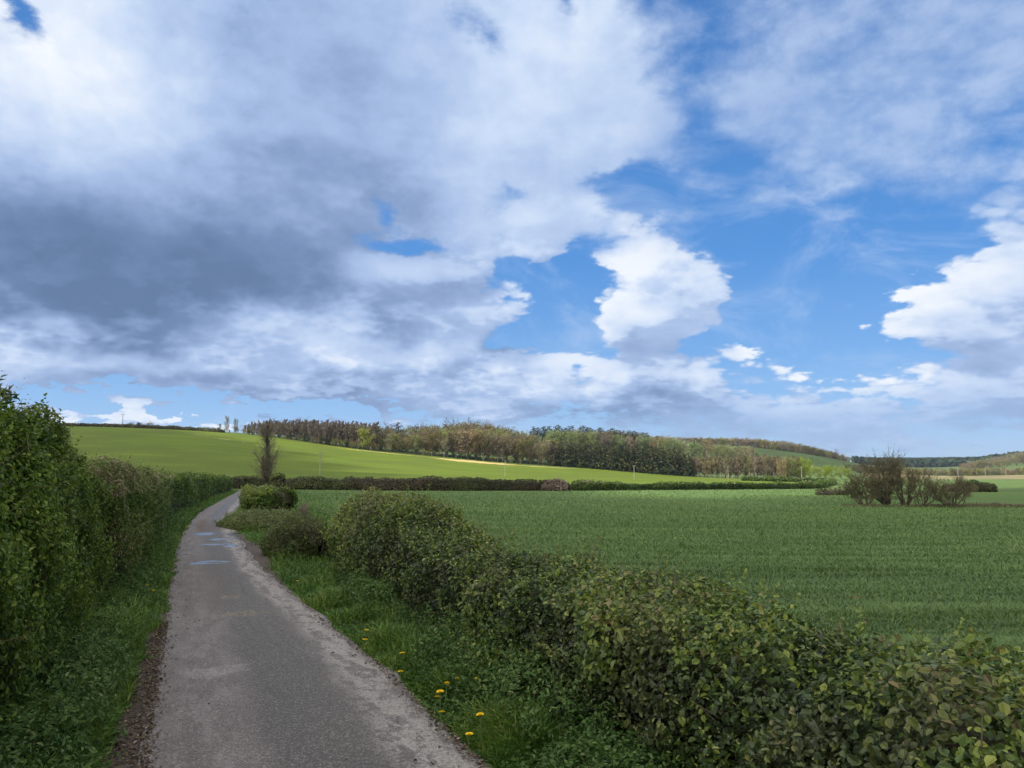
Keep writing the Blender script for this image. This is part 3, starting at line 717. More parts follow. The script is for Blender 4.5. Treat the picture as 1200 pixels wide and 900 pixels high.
# elder shoots over the top of the tall hedge
def elder(name, x, y, z0, hgt, rad, seed, label):
    r = np.random.RandomState(seed); root = tag(empty(name, (x, y, h1(x, y))), label, 'shrub')
    lines, LP, LN, LS = [], [], [], []
    for k in range(64):
        a = r.rand() * 6.28; b = np.array([math.cos(a) * .15, math.sin(a) * .15, .05]); q = r.rand() ** .5
        tip = np.array([math.cos(a) * rad * q * 1.0, math.sin(a) * rad * q * 1.0, hgt * (1.03 - .22 * q * q) + r.randn() * .08])
        mid = np.array([tip[0] * .25, tip[1] * .25, tip[2] * .62])
        pts = np.array([b, (b + mid) / 2, mid, (mid + tip) / 2 + r.randn(3) * .03, tip])
        lines.append((pts, np.array([.02, .016, .012, .008, .004])))
        for f in np.linspace(.62, 1, 13):
            i = min(int(f * 4), 3); pp = pts[i] + (pts[i + 1] - pts[i]) * (f * 4 - i)
            for side in range(2):
                dr = nrm(r.randn(3) + np.array([0, 0, .2]))
                for m_ in range(6):
                    LP.append(pp + dr * (.04 + .035 * m_) + r.randn(3) * .02); LN.append(nrm(np.array([0, 0, 1.0]) + r.randn(3) * .6)); LS.append(.125 - .008 * m_)
    V, Q = tubes(lines, 5); mesh_obj('stem', V, [Q], M['twig_bark'], root)
    V, Q, k = leaf_geo(np.array(LP), np.array(LN), np.array(LS), r, .42, .3, .6, 2)
    mesh_obj('foliage', V, [Q], M['elder'], root, np.repeat(np.clip(.5 + .25 * r.randn(len(LP)), 0, 1), k))
    return root
elder('elder_shrub', -5.9, 7.9, 0, 3.2, 1.0, 3, 'leafy elder with long pointed leaves rising highest over the tall left hedge')
elder('elder_shrub', -7.2, 10.4, 0, 2.75, .8, 4, 'smaller elder growing through the tall left hedge where it steps down')

# low growth on the inside of the bend, right of the lane
def blob_path(px0, px1, Y0, Y1, n=6):
    a, b = at(px0, Y0), at(px1, Y1); return np.stack([np.linspace(a[0], b[0], n), np.linspace(a[1], b[1], n)], 1)
hedge('clipped_bush', blob_path(296, 339, 38.0, 37.2), 2.3, 1.45, 'squarish clipped bush standing alone where the lane bends, lit green painted on top and left', 'bush', M['hawthorn'], leaf=.06, lump=.12, lump_f=1.2, power=5, seed=21,
      front=-1, taper=7, s_lo=-.1, s_hi=1.1, sprigs=.10, twigs=200, tint_fn=lambda p, r: np.where(p[:, 2] > 1.05, .3, -.12) + np.where(p[:, 0] < -12.1, .2, 0))  # sunlit top and left side put into the leaf tint
hedge('low_bramble_bank', blob_path(284, 354, 32, 28.5), 3.2, .60, 'low grassy bramble bank in front of the squarish clipped bush', 'bush', M['dull_bramble'], leaf=.055, lump=.14, lump_f=1.2, power=2.2, seed=22, sprigs=.14, twigs=80,
      front=-1, taper=2.4, s_lo=-.05, s_hi=1.05, tint_fn=lambda p, r: np.where(p[:, 2] < .45, .25, .08))
hedge('dead_bramble_bush', blob_path(340, 376, 21.5, 19.6), 1.6, 1.0, 'greyish brown half bare bramble bush against the far end of the bramble hedge', 'bush', M['dull_bramble'], leaf=.05, cover=3.0, lump=.22, lump_f=1.8, power=2.6, seed=23, sprigs=.14,
      front=-1, taper=4, s_lo=-.1, s_hi=1.1, twigs=220, tint_fn=lambda p, r: np.where(p[:, 2] > .75, .0, -.1))
hedge('twiggy_bush', blob_path(352, 362, 29.5, 29.5), 1.0, .85, 'small dark twiggy bush at the field edge behind the bramble bank', 'bush', M['mixed_hedge'], leaf=.05, cover=2.6, lump=.14, lump_f=1.6, power=2.2, seed=24,
      front=-1, taper=3, s_lo=-.1, s_hi=1.1, twigs=300)
# hedges across the middle distance
def line_path(spec, n=24):
    P = np.array([at(px, Y)[:2] for px, Y in spec]); d = np.concatenate([[0], np.cumsum(np.linalg.norm(np.diff(P, axis=0), axis=1))]); t = np.linspace(0, d[-1], n)
    return np.stack([np.interp(t, d, P[:, 0]), np.interp(t, d, P[:, 1])], 1)
mh = dict(mats=M['mixed_hedge'], cat='hedge', leaf=.2, lod=.0019, cover=3.4, lump=.42, lump_f=.32, power=3.2, depth=.35, jitter=1.0)
hedge('field_hedge', line_path([(272, 124), (440, 123)]), 2.0, 1.85, 'dark brownish hedge crossing behind the lone bare tree', seed=31, front=-1, taper=60, **mh)
hedge('field_hedge', line_path([(438, 123), (560, 124), (668, 128)]), 2.4, np.interp(np.arange(24), [0, 4, 14, 23], [1.8, 1.95, 2.0, 1.65]), 'mid length of the dark hedge between the wheat and the hill crop', seed=32, front=-1, taper=60, **mh)
mh2 = dict(mh); mh2['mats'] = M['hawthorn_pale']
hedge('field_hedge', line_path([(670, 129), (740, 134), (860, 150), (958, 170)]), 2.2, 1.45, 'low trimmed green hedge between the wheat and the hill crop, ending at a corner', seed=33, front=-1, taper=80, tint_fn=lambda p, r: np.where(p[:, 2] - H(p[:, 0], p[:, 1]) > 1.1, .1, -.25), **mh2)  # leaf tint holds the lit top and the shaded face
hedge('field_hedge', line_path([(958, 172), (977, 285)]), 2.0, 1.5, 'hedge running away from the corner of the low trimmed hedge', seed=34, front=1, taper=60, **mh2)
hedge('field_hedge', line_path([(868, 300), (976, 292)]), 2.2, 1.9, 'thin far hedge line just above the corner of the low trimmed hedge', seed=35, front=-1, taper=60, **mh2)
hedge('blossom_bush', line_path([(634, 126.0), (664, 127.2)], 6), 2.7, 1.9, 'pinkish blossoming bush in the dark field hedge', 'bush', leaf_mat('blossom', [(0, (.10, .085, .06)), (.5, (.19, .15, .125)), (1, (.34, .27, .24))]), leaf=.2, seed=36, front=-1, taper=3, lump=.2)
mh3 = dict(mh); mh3['cover'] = 2.4
hedge('scrub_row', line_path([(955, 112), (992, 112)], 8), 2.5, .9, 'low brown scrub on the field edge left of the willow clump', seed=37, front=-1, taper=2, **mh3)
hedge('scrub_row', line_path([(1100, 138), (1166, 138)], 8), 3, 2.0, 'dark purplish thorn scrub right of the willow clump', seed=38, front=-1, taper=2.2, **mh3)
hedge('skyline_hedge', line_path([(60, 424), (262, 424)]), 3, 1.8, 'thin dark hedge along the skyline of the green hill', seed=39, front=-1, taper=60, **mh)

# ------------------------------------------------------------------ verges and wheat
M['grass'] = leaf_mat('verge grass', [(0, (.036, .076, .012)), (.4, (.070, .145, .018)), (.75, (.120, .210, .028)), (1, (.23, .28, .08))], [(0, (.03, .08, .015)), (.5, (.06, .15, .02)), (1, (.12, .2, .03))], 1.2, rough=.45, transl=.35)
M['weed'] = leaf_mat('verge weeds', [(0, (.028, .066, .016)), (.5, (.055, .118, .028)), (.85, (.095, .175, .045)), (1, (.17, .23, .09))], None, rough=.5, transl=.3)
M['wheat_blade'] = leaf_mat('wheat blades', [(0, (.066, .118, .038)), (.45, (.106, .178, .054)), (.8, (.146, .226, .072)), (1, (.20, .26, .09))], None, rough=.5, transl=.3)
def scatter_blades(name, P, h, w, mat, r, lean, label, tint, dirn=None, org=(0, 0, 0)):
    V, Q, Tr = blades(P, h, w, r, lean, dirn=dirn)
    o = mesh_obj(name, V, [Q, Tr], mat, None, np.concatenate([tint, tint]))
    return tag(o, label, kind='stuff')
def verge(name, side, n, label, seed):
    r = np.random.RandomState(seed)
    iy = 1 / 2.2 + (1 / 112 - 1 / 2.2) * r.rand(n); Y = 1 / iy
    nb = n // 6; Y[:nb] = -3 + 9 * r.rand(nb)
    if side > 0:
        a = roadR(Y) + fbm(np.stack([Y * 2.1, Y * 0, Y * 0], 1), 3) * .07 + .02; b = np.where(Y < 17.5, hedgeR(Y) + .35, roadR(Y) + np.interp(Y, [17.5, 20, 26, 36, 40, 60, 112], [3.2, 3.6, 4.4, 4.4, 5, 7, 8]))
    else:
        a = roadL(Y) - dirt_w(Y) - fbm(np.stack([Y * 1.7, Y * 0 + 5, Y * 0], 1), 3) * .10 - .0; b = hedgeL(Y) - .3
    f = r.rand(n); X = a + (b - a) * f
    if side > 0:
        keep = ~((Y > 14.6) & (Y < 26.5) & (X < roadR(Y) + np.interp(Y, [14.5, 17.5, 20, 23, 27], [-.1, .08, .42, .45, -.1]) + fbm(np.stack([X * 2, Y * 2, X * 0], 1), 3) * .25 - .05 * (Y > 0))); X, Y, f = X[keep], Y[keep], f[keep]
    ed = np.clip(np.minimum(np.abs(X - (roadR(Y) if side > 0 else roadL(Y) - dirt_w(Y))) / .35, 1), .15, 1)
    P = np.stack([X, Y, H(X, Y) - .01 + .0 * f], 1)
    cl = fbm(P * 1.8 + seed, 3)
    h = (.08 + .18 * r.rand(len(X)) ** 1.6) * (1 + .55 * cl) * (1.0 if side > 0 else 1.25 + .5 * (Y < 12)) * (.35 + .75 * ed) * np.where(Y > 25, .8, 1)
    w = .0055 * (1 + np.maximum(Y, 0) / 7)
    tint = np.clip(.45 + .2 * r.randn(len(X)) + .25 * cl + .12 * (1 - ed), 0, 1)
    scatter_blades(name, P, h, w, M['grass'], r, .7, label, tint)
    # broad-leaved weeds: low clumps
    m = n // (3 if side > 0 else 2); j = r.randint(0, len(X), m); tall = np.clip(fbm(P[j] * 1.1 + 40 + seed, 3) + (.5 if side > 0 else .6), 0, 1)
    p = P[j] + np.stack([r.randn(m) * .05, r.randn(m) * .05, (.03 + (.38 if side > 0 else .62) * r.rand(m) * tall) * ed[j]], 1)
    keep = (tall > .18) & (p[:, 1] < 45); p = p[keep]
    V, Q, k = leaf_geo(p, np.tile([0, 0, 1.0], (len(p), 1)), np.maximum(.045, .0024 * p[:, 1]) * (.6 + .8 * r.rand(len(p))), r, .6, .1, .9, 2)
    tag(mesh_obj(name.replace('grass', 'weeds'), V, [Q], M['weed'], None, np.repeat(np.clip(.5 + .22 * r.randn(len(p)), 0, 1), k)), label.replace('grass', 'broad-leaved weeds'), kind='stuff')
verge('verge_grass', 1, 190000, 'lush green grass on the right verge below the bramble hedge', 51)
verge('verge_grass', -1, 170000, 'lush dark green grass on the left verge below the tall hedge', 52)
def wheat():
    r = np.random.RandomState(60); n = 740000
    Y = 1 / (1 / 6.0 + (1 / 168.0 - 1 / 6.0) * r.rand(n) ** .90); u = -.36 + 1.40 * r.rand(n); X = u * Y
    # drilled rows, slightly oblique
    q = Y * .985 + X * .17; q2 = np.round(q / .15) * .15 + r.randn(n) * .03; Y2 = (q2 - X * .17) / .985
    Y = np.where(Y < 40, Y2, Y)
    ok = X > np.where(Y < 18, hedgeR(Y) + 1.9, hedgeR(18) + 2.2 - (Y - 18) * .36)
    ok &= ~((Y > 120) & (X < u_of(960) * Y) & (Y > np.interp(600 + X / Y * F, [285, 600, 700, 955], [118, 120, 126, 166]))) & ~((X / Y > u_of(1120)) & (Y > 76))
    X, Y = X[ok], Y[ok]; P = np.stack([X, Y, H(X, Y)], 1)
    st = fbm(np.stack([X * .16, Y * 1.3, X * 0], 1), 4, .6) * .85; big = fbm(np.stack([X * .05, Y * .12, X * 0 + 7], 1), 3)
    tram = np.abs(((Y * .985 + X * .17) - 21.0 + 6) % 24.0 - 6); rut = (np.abs(tram) < .22) | (np.abs(tram - 1.9) < .22)
    keep = (r.rand(len(X)) < np.clip(1.15 + st * .9, .25, 1)) & ~(rut & (r.rand(len(X)) < .8)); P = P[keep]; st = st[keep]; big = big[keep]; Y = Y[keep]
    h = (.13 + .09 * r.rand(len(P))) * (1 + .35 * st); w = .007 * (1 + Y / 9)
    tint = np.clip(.47 + .17 * r.randn(len(P)) / (1 + P[:, 1] / 45) + .28 * st + .2 * big, 0, 1)
    scatter_blades('wheat_crop', P, h, w, M['wheat_blade'], r, .7, 'short blue green wheat blades in rows across the field', tint)
wheat()

def litter():
    r = np.random.RandomState(70); n = 5200
    Y = 2.5 + 9.5 * r.rand(n) ** 1.1; X = roadL(Y) - dirt_w(Y) * r.rand(n) * 1.1 + .05
    n2 = 5000; Y2 = 1 / (1 / 3. + (1 / 45. - 1 / 3.) * r.rand(n2)); side = r.rand(n2) < .6; e = np.abs(r.randn(n2)) * .07
    X2 = np.where(side, roadR(Y2) - e - .02, roadL(Y2) + e)
    n3 = 700; Y3 = 3 + 22 * r.rand(n3); X3 = roadL(Y3) + (roadR(Y3) - roadL(Y3)) * r.rand(n3)
    X = np.concatenate([X, X2, X3]); Y = np.concatenate([Y, Y2, Y3]); P = np.stack([X, Y, H(X, Y) + .030 + .012 * r.rand(len(X))], 1)
    sz = np.maximum(.018 + .03 * r.rand(len(X)) ** 2.5, .0014 * Y)
    V, Q, k = leaf_geo(P, np.tile([0, 0, 1.0], (len(P), 1)), sz, r, .6, 0, .45, 2)
    m = leaf_mat('dead leaves and grit', [(0, (.03, .02, .015)), (.5, (.09, .065, .045)), (.85, (.19, .15, .11)), (1, (.34, .30, .25))], transl=.05, rough=.8)
    tag(mesh_obj('leaf_litter', V, [Q], m, None, np.repeat(np.clip(.45 + .27 * r.randn(len(P)), 0, 1), k)), 'brown dead leaves and grit along the edges of the lane', kind='stuff')
litter()

def weed_bank():
    y = np.linspace(-3, 11.5, 14); w = np.interp(y, [-3, 5, 9, 11.5], [.8, .8, .7, .4]); x = hedgeL(y) + .18 + w * .22
    o = hedge('weed_bank', np.stack([x, y], 1), w, np.interp(y, [-3, 6, 9, 11.5], [.55, .55, .45, .28]), 'dark rank nettles and weeds along the foot of the tall left hedge', 'weeds', M['weed'], leaf=.05, cover=2.6, lump=.16, lump_f=1.9, power=2.2, seed=61,
          depth=.25, front=-1, sprigs=.15, taper=8, s_lo=-.05, s_hi=.9, aspect=.5, jitter=1.1, core=False)
    y = np.linspace(1, 16, 12); w = .8; x = hedgeR(y) - .05
    o = hedge('weed_bank', np.stack([x, y], 1), w, .42, 'fresh mixed weeds along the foot of the long bramble hedge', 'weeds', M['weed'], leaf=.045, cover=1.9, lump=.16, lump_f=1.9, power=2.0, seed=62,
          depth=.22, front=1, sprigs=.2, taper=8, s_lo=-.05, s_hi=.6, aspect=.5, jitter=1.1, core=False)
weed_bank()

# ------------------------------------------------------------------ dandelions and other single flowers
M['dandelion'] = plain_mat('dandelion yellow', (.85, .60, .01), (.90, .72, .03), 60, .6)
M['stalk'] = plain_mat('flower stalk', (.10, .16, .05), (.14, .20, .07), 20, .6)
M['white_petal'] = plain_mat('white petals', (.70, .72, .68), (.8, .8, .78), 30, .6)
def dandelion(size=.022):
    root = empty('dandelion'); r = np.random.RandomState(2)
    V, Q = tubes([(np.array([(0, 0, 0), (.004, .006, .1), (.012, .0, .2), (.014, -.004, .255)]), np.array([.003, .003, .0025, .003]))], 5)
    mesh_obj('stalk', V, [Q], M['stalk'], root)
    P, N, S = [], [], []
    for ring, (tilt, ln) in enumerate(((1.15, 1.0), (.85, 1.0), (.5, .95), (.18, .9))):
        for k in range(16 - ring * 3):
            a = k / (16 - ring * 3) * 6.283 + ring * .3
            d_ = np.array([math.cos(a) * math.sin(tilt), math.sin(a) * math.sin(tilt), math.cos(tilt)])
            P.append(np.array([.014, -.004, .255]) + d_ * size * ln * .6); N.append(d_); S.append(size * ln)
    Vl = []; Ql = []
    for p, d_, s in zip(P, N, S):
        side = nrm(np.cross(d_, [0, 0, 1.0]) + 1e-6) * s * .22; a = p - d_ * s * .55; b = p + d_ * s * .5; o = len(Vl)
        Vl += [a - side * .4, a + side * .4, b + side, b - side]; Ql.append((o, o + 1, o + 2, o + 3))
    mesh_obj('flower_head', np.array(Vl), [np.array(Ql)], M['dandelion'], root)
    return root
dl = [((430, 739), 'dandelion farthest up the right verge, alone beside the lane'), ((427, 750), 'dandelion just below the farthest one on the right verge'),
      ((473, 766), 'dandelion in mid verge between the far pair and the main cluster'), ((470, 788), 'dandelion close to the lane edge, short of the main cluster'),
      ((533, 798), 'dandelion at the top of the main cluster on the right verge'), ((523, 803), 'broad dandelion second from the top of the main cluster'),
      ((519, 811), 'small dandelion in the middle of the main cluster'), ((511, 818), 'dandelion at the lower left of the main cluster'),
      ((557, 798), 'largest dandelion, right of the main cluster nearer the hedge'), ((516, 836), 'orange yellow dandelion by the lane edge below the main cluster'),
      ((568, 839), 'dandelion alone in the grass below the largest one'), ((551, 861), 'dandelion nearest the camera at the lane edge'),
      ((348, 681), 'tiny far dandelion on the right verge near the pull-in'), ((176, 693), 'dandelion on the left verge where the weeds meet the lane'),
      ((170, 686), 'dandelion a step behind the other one on the left verge')]
proto = None
for i, ((px, py), lab) in enumerate(dl):
    r = np.random.RandomState(100 + i)
    ry_ = ray(px, py); hz = (.17 if i in (0, 1, 2, 3, 7, 9, 11, 12) else .28) + .03 * r.rand(); t = (CAM_H - hz) / -ry_[2]; p = ry_ * t
    if proto is None: proto = o = dandelion()
    else: o = copy_tree(proto)
    s = (1.25 if i == 8 else 1.0) * (1.0 + .15 * r.rand()); sz = hz / .255
    o.scale = (s * 1.4, s * 1.4, sz); o.location = (p[0] - .022, p[1], h1(p[0], p[1])); o.rotation_euler = (R(-10 + 6 * r.randn()), R(5 * r.randn()), 0)
    tag(o, lab, 'flower', 'dandelions on the verges')
def cow_parsley(px, py, seed, label):
    r = np.random.RandomState(seed); p = ground_at(px, py); root = tag(empty('cow_parsley', p), label, 'flower', 'white flowers on the right verge')
    lines, P = [], []
    for k in range(7):
        a = k / 7 * 6.28; tip = np.array([math.cos(a) * .06, math.sin(a) * .06, .30 + .02 * r.rand()])
        lines.append((np.array([(0, 0, .2), tip * .6 + np.array([0, 0, .09]), tip]), np.array([.002, .0015, .001])))
        for q in range(9): P.append(tip + r.randn(3) * np.array([.014, .014, .004]))
    lines.append((np.array([(0, 0, 0), (.01, 0, .1), (0, 0, .2)]), np.array([.004, .0035, .003])))
    V, Q = tubes(lines, 4); mesh_obj('stalk', V, [Q], M['stalk'], root)
    V, Q, k = leaf_geo(np.array(P), np.tile([0, 0, 1.0], (len(P), 1)), .012, r, .9, 0, .5, 1); mesh_obj('blossom', V, [Q], M['white_petal'], root)
cow_parsley(722, 893, 1, 'white cow parsley head at the bottom edge below the bramble hedge')
cow_parsley(660, 858, 2, 'pair of tiny white flowers in the grass right of the nearest dandelion')
# ------------------------------------------------------------------ trees
BARE = [(0, (.075, .060, .040)), (.4, (.155, .130, .085)), (.75, (.23, .20, .125)), (1, (.33, .30, .19))]
M['bark'] = plain_mat('bark', (.09, .075, .055), (.20, .17, .13), 3, .9)
M['bark_pale'] = plain_mat('pale bark', (.20, .18, .14), (.36, .33, .27), 3, .9)
M['bare'] = leaf_mat('bare twigs', BARE, None, vary=.8, transl=.15, spec=.1, rough=.8)
M['bare_grey'] = leaf_mat('grey bare twigs', [(0, (.08, .062, .05)), (.5, (.17, .14, .11)), (1, (.28, .245, .20))], None, vary=.6, transl=.15, spec=.1, rough=.8)
M['bare_olive'] = leaf_mat('budding twigs', [(0, (.08, .075, .03)), (.45, (.18, .18, .07)), (1, (.32, .32, .13))], None, vary=.8, transl=.2, spec=.1, rough=.8)
M['pale_green'] = leaf_mat('pale spring leaves', [(0, (.09, .11, .04)), (.5, (.18, .22, .09)), (1, (.32, .36, .17))], None, vary=.5, transl=.3)
M['lime'] = leaf_mat('lime spring leaves', [(0, (.09, .13, .015)), (.5, (.22, .27, .03)), (1, (.38, .40, .07))], None, vary=.4, transl=.3)
M['conifer'] = leaf_mat('dark conifer needles with painted lit tips', [(0, (.008, .013, .007)), (.5, (.018, .028, .012)), (.8, (.045, .056, .022)), (1, (.16, .15, .07))], None, vary=.5, transl=.05, spec=.1, rough=.8)  # palest stop stands for sunlit tips
M['pine'] = leaf_mat('dark pine needles', [(0, (.010, .016, .010)), (.5, (.022, .034, .018)), (1, (.055, .07, .032))], None, vary=.5, transl=.05, spec=.1, rough=.8)
M['dark_leaf'] = leaf_mat('dark ivy and holly', [(0, (.015, .025, .010)), (.5, (.034, .055, .020)), (1, (.075, .10, .035))], None, vary=.5)
M['willow'] = leaf_mat('willow buds', [(0, (.035, .035, .018)), (.5, (.075, .078, .035)), (.85, (.12, .125, .05)), (1, (.18, .17, .09))], None, transl=.2, rough=.7)
M['willow_bark'] = plain_mat('willow bark', (.060, .050, .036), (.13, .112, .082), 5, .9)

def tree_geo(r, h=14., width=8., base=.25, shape='round', limbs=14, twigs=12, buds=10, bud=.35, tw=.07, stems=1, lean=.1, sides=4, ribbons=True, up=.5, trunk_r=None):
    """one tree: tubes for trunk and limbs, ribbons and small leaf faces for the crown"""
    tr = trunk_r or h * .014
    big, P, N, S, T, rib = [], [], [], [], [], []
    for s_ in range(stems):
        a0 = s_ / max(stems, 1) * 6.283 + r.rand(); ln = lean if stems == 1 else lean * (1 + .8 * r.rand())
        top = np.array([math.cos(a0) * ln * h * (1 if stems > 1 else r.rand()), math.sin(a0) * ln * h * (1 if stems > 1 else r.rand()), h * (.93 + .05 * r.rand() if stems == 1 else .65 + .3 * r.rand())])
        b0 = np.array([math.cos(a0), math.sin(a0), 0]) * (tr * 1.5 if stems > 1 else 0)
        f = np.linspace(0, 1, 7); pts = b0 + (top - b0) * f[:, None]; pts[1:-1] += r.randn(5, 3) * h * .012
        if stems > 1: pts[:, 2] = top[2] * f ** .85
        big.append((pts, tr * (1 - f * .88)))
        for k in range(limbs):
            q = base + (1 - base) * (k + r.rand()) / limbs * .97
            i = min(int(q * 6), 5); p0 = pts[i] + (pts[i + 1] - pts[i]) * (q * 6 - i)
            e = (q - base) / (1 - base)
            prof = {'round': math.sqrt(max(0.05, 1 - (2 * e - .85) ** 2 * .75)), 'cone': 1.0 - .9 * e, 'narrow': .75 - .4 * abs(2 * e - .7), 'vase': .35 + .75 * e if e < .8 else .95 - (e - .8) * 2}[shape]
            a = r.rand() * 6.283; L = width * .5 * prof * (.75 + .5 * r.rand())
            dr = nrm(np.array([math.cos(a), math.sin(a), up + .5 * r.rand()]))
            g = np.linspace(0, 1, 4); lp = p0 + dr * L * g[:, None]; lp[:, 2] += g ** 2 * L * .25; lp[1:] += r.randn(3, 3) * L * .06
            big.append((lp, tr * .42 * (1 - e * .5) * (1 - g * .8)))
            for t_ in range(twigs):
                gq = .25 + .75 * r.rand(); j = min(int(gq * 3), 2); tp = lp[j] + (lp[j + 1] - lp[j]) * (gq * 3 - j)
                td = nrm(dr + r.randn(3) * .75 + np.array([0, 0, up * .9])); tl = L * (.25 + .45 * r.rand()) * .9
                te = tp + td * tl; rib.append((tp, te))
                for b in range(buds):
                    w_ = .15 + .9 * r.rand(); P.append(tp + td * tl * w_ + r.randn(3) * tl * .14); N.append(nrm(r.randn(3) + td * .5)); S.append(bud * (.6 + .7 * r.rand()))
                    T.append(.45 + .2 * r.randn() + .15 * e)
    Vt, Qt = tubes(big, sides)
    A = np.array([q[0] for q in rib]); B = np.array([q[1] for q in rib]); D = nrm(B - A); side = nrm(np.cross(D, r.randn(len(D), 3))) * tw * .5
    Vr = np.stack([A - side, A + side, B + side * .3, B - side * .3], 1).reshape(-1, 3); Qr = np.arange(len(A))[:, None] * 4 + np.arange(4)
    P = np.array(P); V, Q, _ = leaf_geo(P, np.array(N), np.array(S), r, .55, .1, .5, 1)
    return (Vt, Qt), (np.concatenate([Vr, V]), np.concatenate([Qr, Q + len(Vr)]), np.concatenate([np.full(len(Qr), .25), np.clip(T, 0, 1)]))
def conifer_geo(r, h=13., width=6., tiers=17, n=150, leaf=.6, shape=.8):
    P, N, S, T, lim = [], [], [], [], []
    lim.append((np.array([(0, 0, 0), (0, .05, h * .5), (0, 0, h * .97)]), np.array([h * .016, h * .009, .02])))
    for k in range(tiers):
        e = k / tiers; z = h * (.06 + .93 * e); Rr = width * .5 * (1 - e ** 1.7) ** shape * (.8 + .35 * r.rand()); nb = 6 if e < .7 else 4
        for b in range(nb):
            a = r.rand() * 6.283; L = Rr * (.75 + .45 * r.rand()); dr = np.array([math.cos(a), math.sin(a), .12])
            lim.append((np.array([(0, 0, z), dr * L * .5 + (0, 0, z), dr * L * .9 + (0, 0, z)]), np.array([.05, .035, .01])))
            m = max(4, int(n / tiers * (1.5 - e)))
            f = r.rand(m) ** .6; p = dr * L * f[:, None] + np.array([0, 0, z]) + r.randn(m, 3) * np.array([.32, .32, .28]) * (width / 6) * (1.15 - e * .6)
            P.append(p); N.append(nrm(np.tile(dr, (m, 1)) + r.randn(m, 3) * .5)); S.append(leaf * (.6 + .6 * r.rand(m)) * (1.1 - .4 * e)); T.append(.40 + .20 * r.randn(m) + (f - .5) * .5 + .10 * (b % 3 == 0))  # tint rises outward, so lit tips are painted into the needles
    Vt, Qt = tubes(lim, 4)
    V, Q, _ = leaf_geo(np.concatenate(P), np.concatenate(N), np.concatenate(S), r, .6, .3, .5, 1)
    return (Vt, Qt), (V, Q, np.clip(np.concatenate(T), 0, 1))
class Kind:
    """a few grown variants of one kind of tree; each is copied with its parts"""
    def __init__(s, name, geos, bark, leaf, whole=False):
        s.name, s.bark, s.leaf, s.whole = name, bark, leaf, whole; s.pro = [[g, None, False] for g in geos]; s.k = 0
    def place(s, px, Y, top=None, h=None, label='', cat='tree', group=None, r=rs, sink=.15, sx=1.0):
        v = s.pro[s.k % len(s.pro)]; s.k += 1
        if v[1] is None:
            (Vt, Qt), (V, Q, T) = v[0]; hh = float(V[:, 2].max()); v.append(hh)
            if s.whole:
                root = mesh_obj(s.name, np.concatenate([V, Vt]), [np.concatenate([Q, Qt + len(V)])], s.leaf, None, np.concatenate([T, np.full(len(Qt), .2)]))
            else:
                root = empty(s.name); mesh_obj('trunk', Vt, [Qt], s.bark, root); mesh_obj('crown', V, [Q], s.leaf, root, T)
            v[1] = root; o = root
        else: o = copy_tree(v[1])
        p = at(px, Y); p[2] -= sink
        H_ = h if h else max(top_z(top, Y) - p[2], 2.0)
        k = H_ / v[3]; kx = k * sx * (.9 + .25 * r.rand())
        o.location = tuple(p); o.rotation_euler = (0, 0, r.rand() * 6.283); o.scale = (kx, kx, k)
        tag(o, label, cat, group); return o
def geos(cnt, seed, fn=tree_geo, **k): return [fn(np.random.RandomState(seed + i), **k) for i in range(cnt)]
K = {}
K['plant'] = Kind('bare_tree', geos(3, 200, h=14, width=6.2, base=.12, shape='narrow', limbs=28, twigs=10, buds=9, bud=.42, up=1.2), M['bark_pale'], M['bare_grey'])
K['broad'] = Kind('budding_tree', geos(4, 210, h=14, width=11, base=.10, limbs=24, twigs=14, buds=11, bud=.45), M['bark_pale'], M['bare'])
K['olive'] = Kind('olive_tree', geos(3, 220, h=13, width=9.5, base=.08, limbs=24, twigs=14, buds=11, bud=.45), M['bark'], M['bare_olive'])
K['open'] = Kind('open_bare_tree', geos(2, 225, h=16, width=11, base=.3, limbs=15, twigs=11, buds=4, bud=.28, tw=.10), M['bark'], M['bare_grey'])
K['con'] = Kind('conifer_tree', geos(3, 230, conifer_geo, h=14, width=6.2, n=240, leaf=.75, shape=.62), M['bark'], M['conifer'])
K['pine'] = Kind('pine_tree', geos(3, 235, conifer_geo, h=18, width=8.5, n=260, leaf=.9, shape=.5), M['bark'], M['pine'])
K['upright'] = Kind('upright_bare_tree', geos(3, 240, h=12, width=6, base=.12, shape='narrow', limbs=26, twigs=10, buds=10, bud=.40, up=1.0), M['bark_pale'], M['bare'])
K['green'] = Kind('pale_leafy_tree', geos(3, 250, h=11, width=9, base=.1, limbs=20, twigs=12, buds=12, bud=.45), M['bark'], M['pale_green'])
K['lime'] = Kind('lime_green_bush', geos(2, 260, h=7, width=8, base=.05, limbs=18, twigs=12, buds=12, bud=.42), M['bark'], M['lime'])
K['holly'] = Kind('evergreen_bush', geos(2, 265, h=8, width=7, base=.04, limbs=20, twigs=12, buds=12, bud=.45), M['bark'], M['dark_leaf'])
K['thorn'] = Kind('thorn_bush', geos(2, 268, h=4, width=5, base=.04, limbs=16, twigs=9, buds=9, bud=.26, tw=.04), M['bark'], M['bare_olive'])
K['ridge'] = Kind('ridge_tree', geos(3, 270, h=13, width=13, base=.0, limbs=18, twigs=10, buds=10, bud=.8, tw=.14), None, M['bare'], whole=True)
K['ridge_green'] = Kind('hillside_tree', geos(3, 275, h=12, width=13, base=.0, limbs=18, twigs=10, buds=10, bud=.85, tw=.14), None, M['bare_olive'], whole=True)
zr = np.random.RandomState(77)
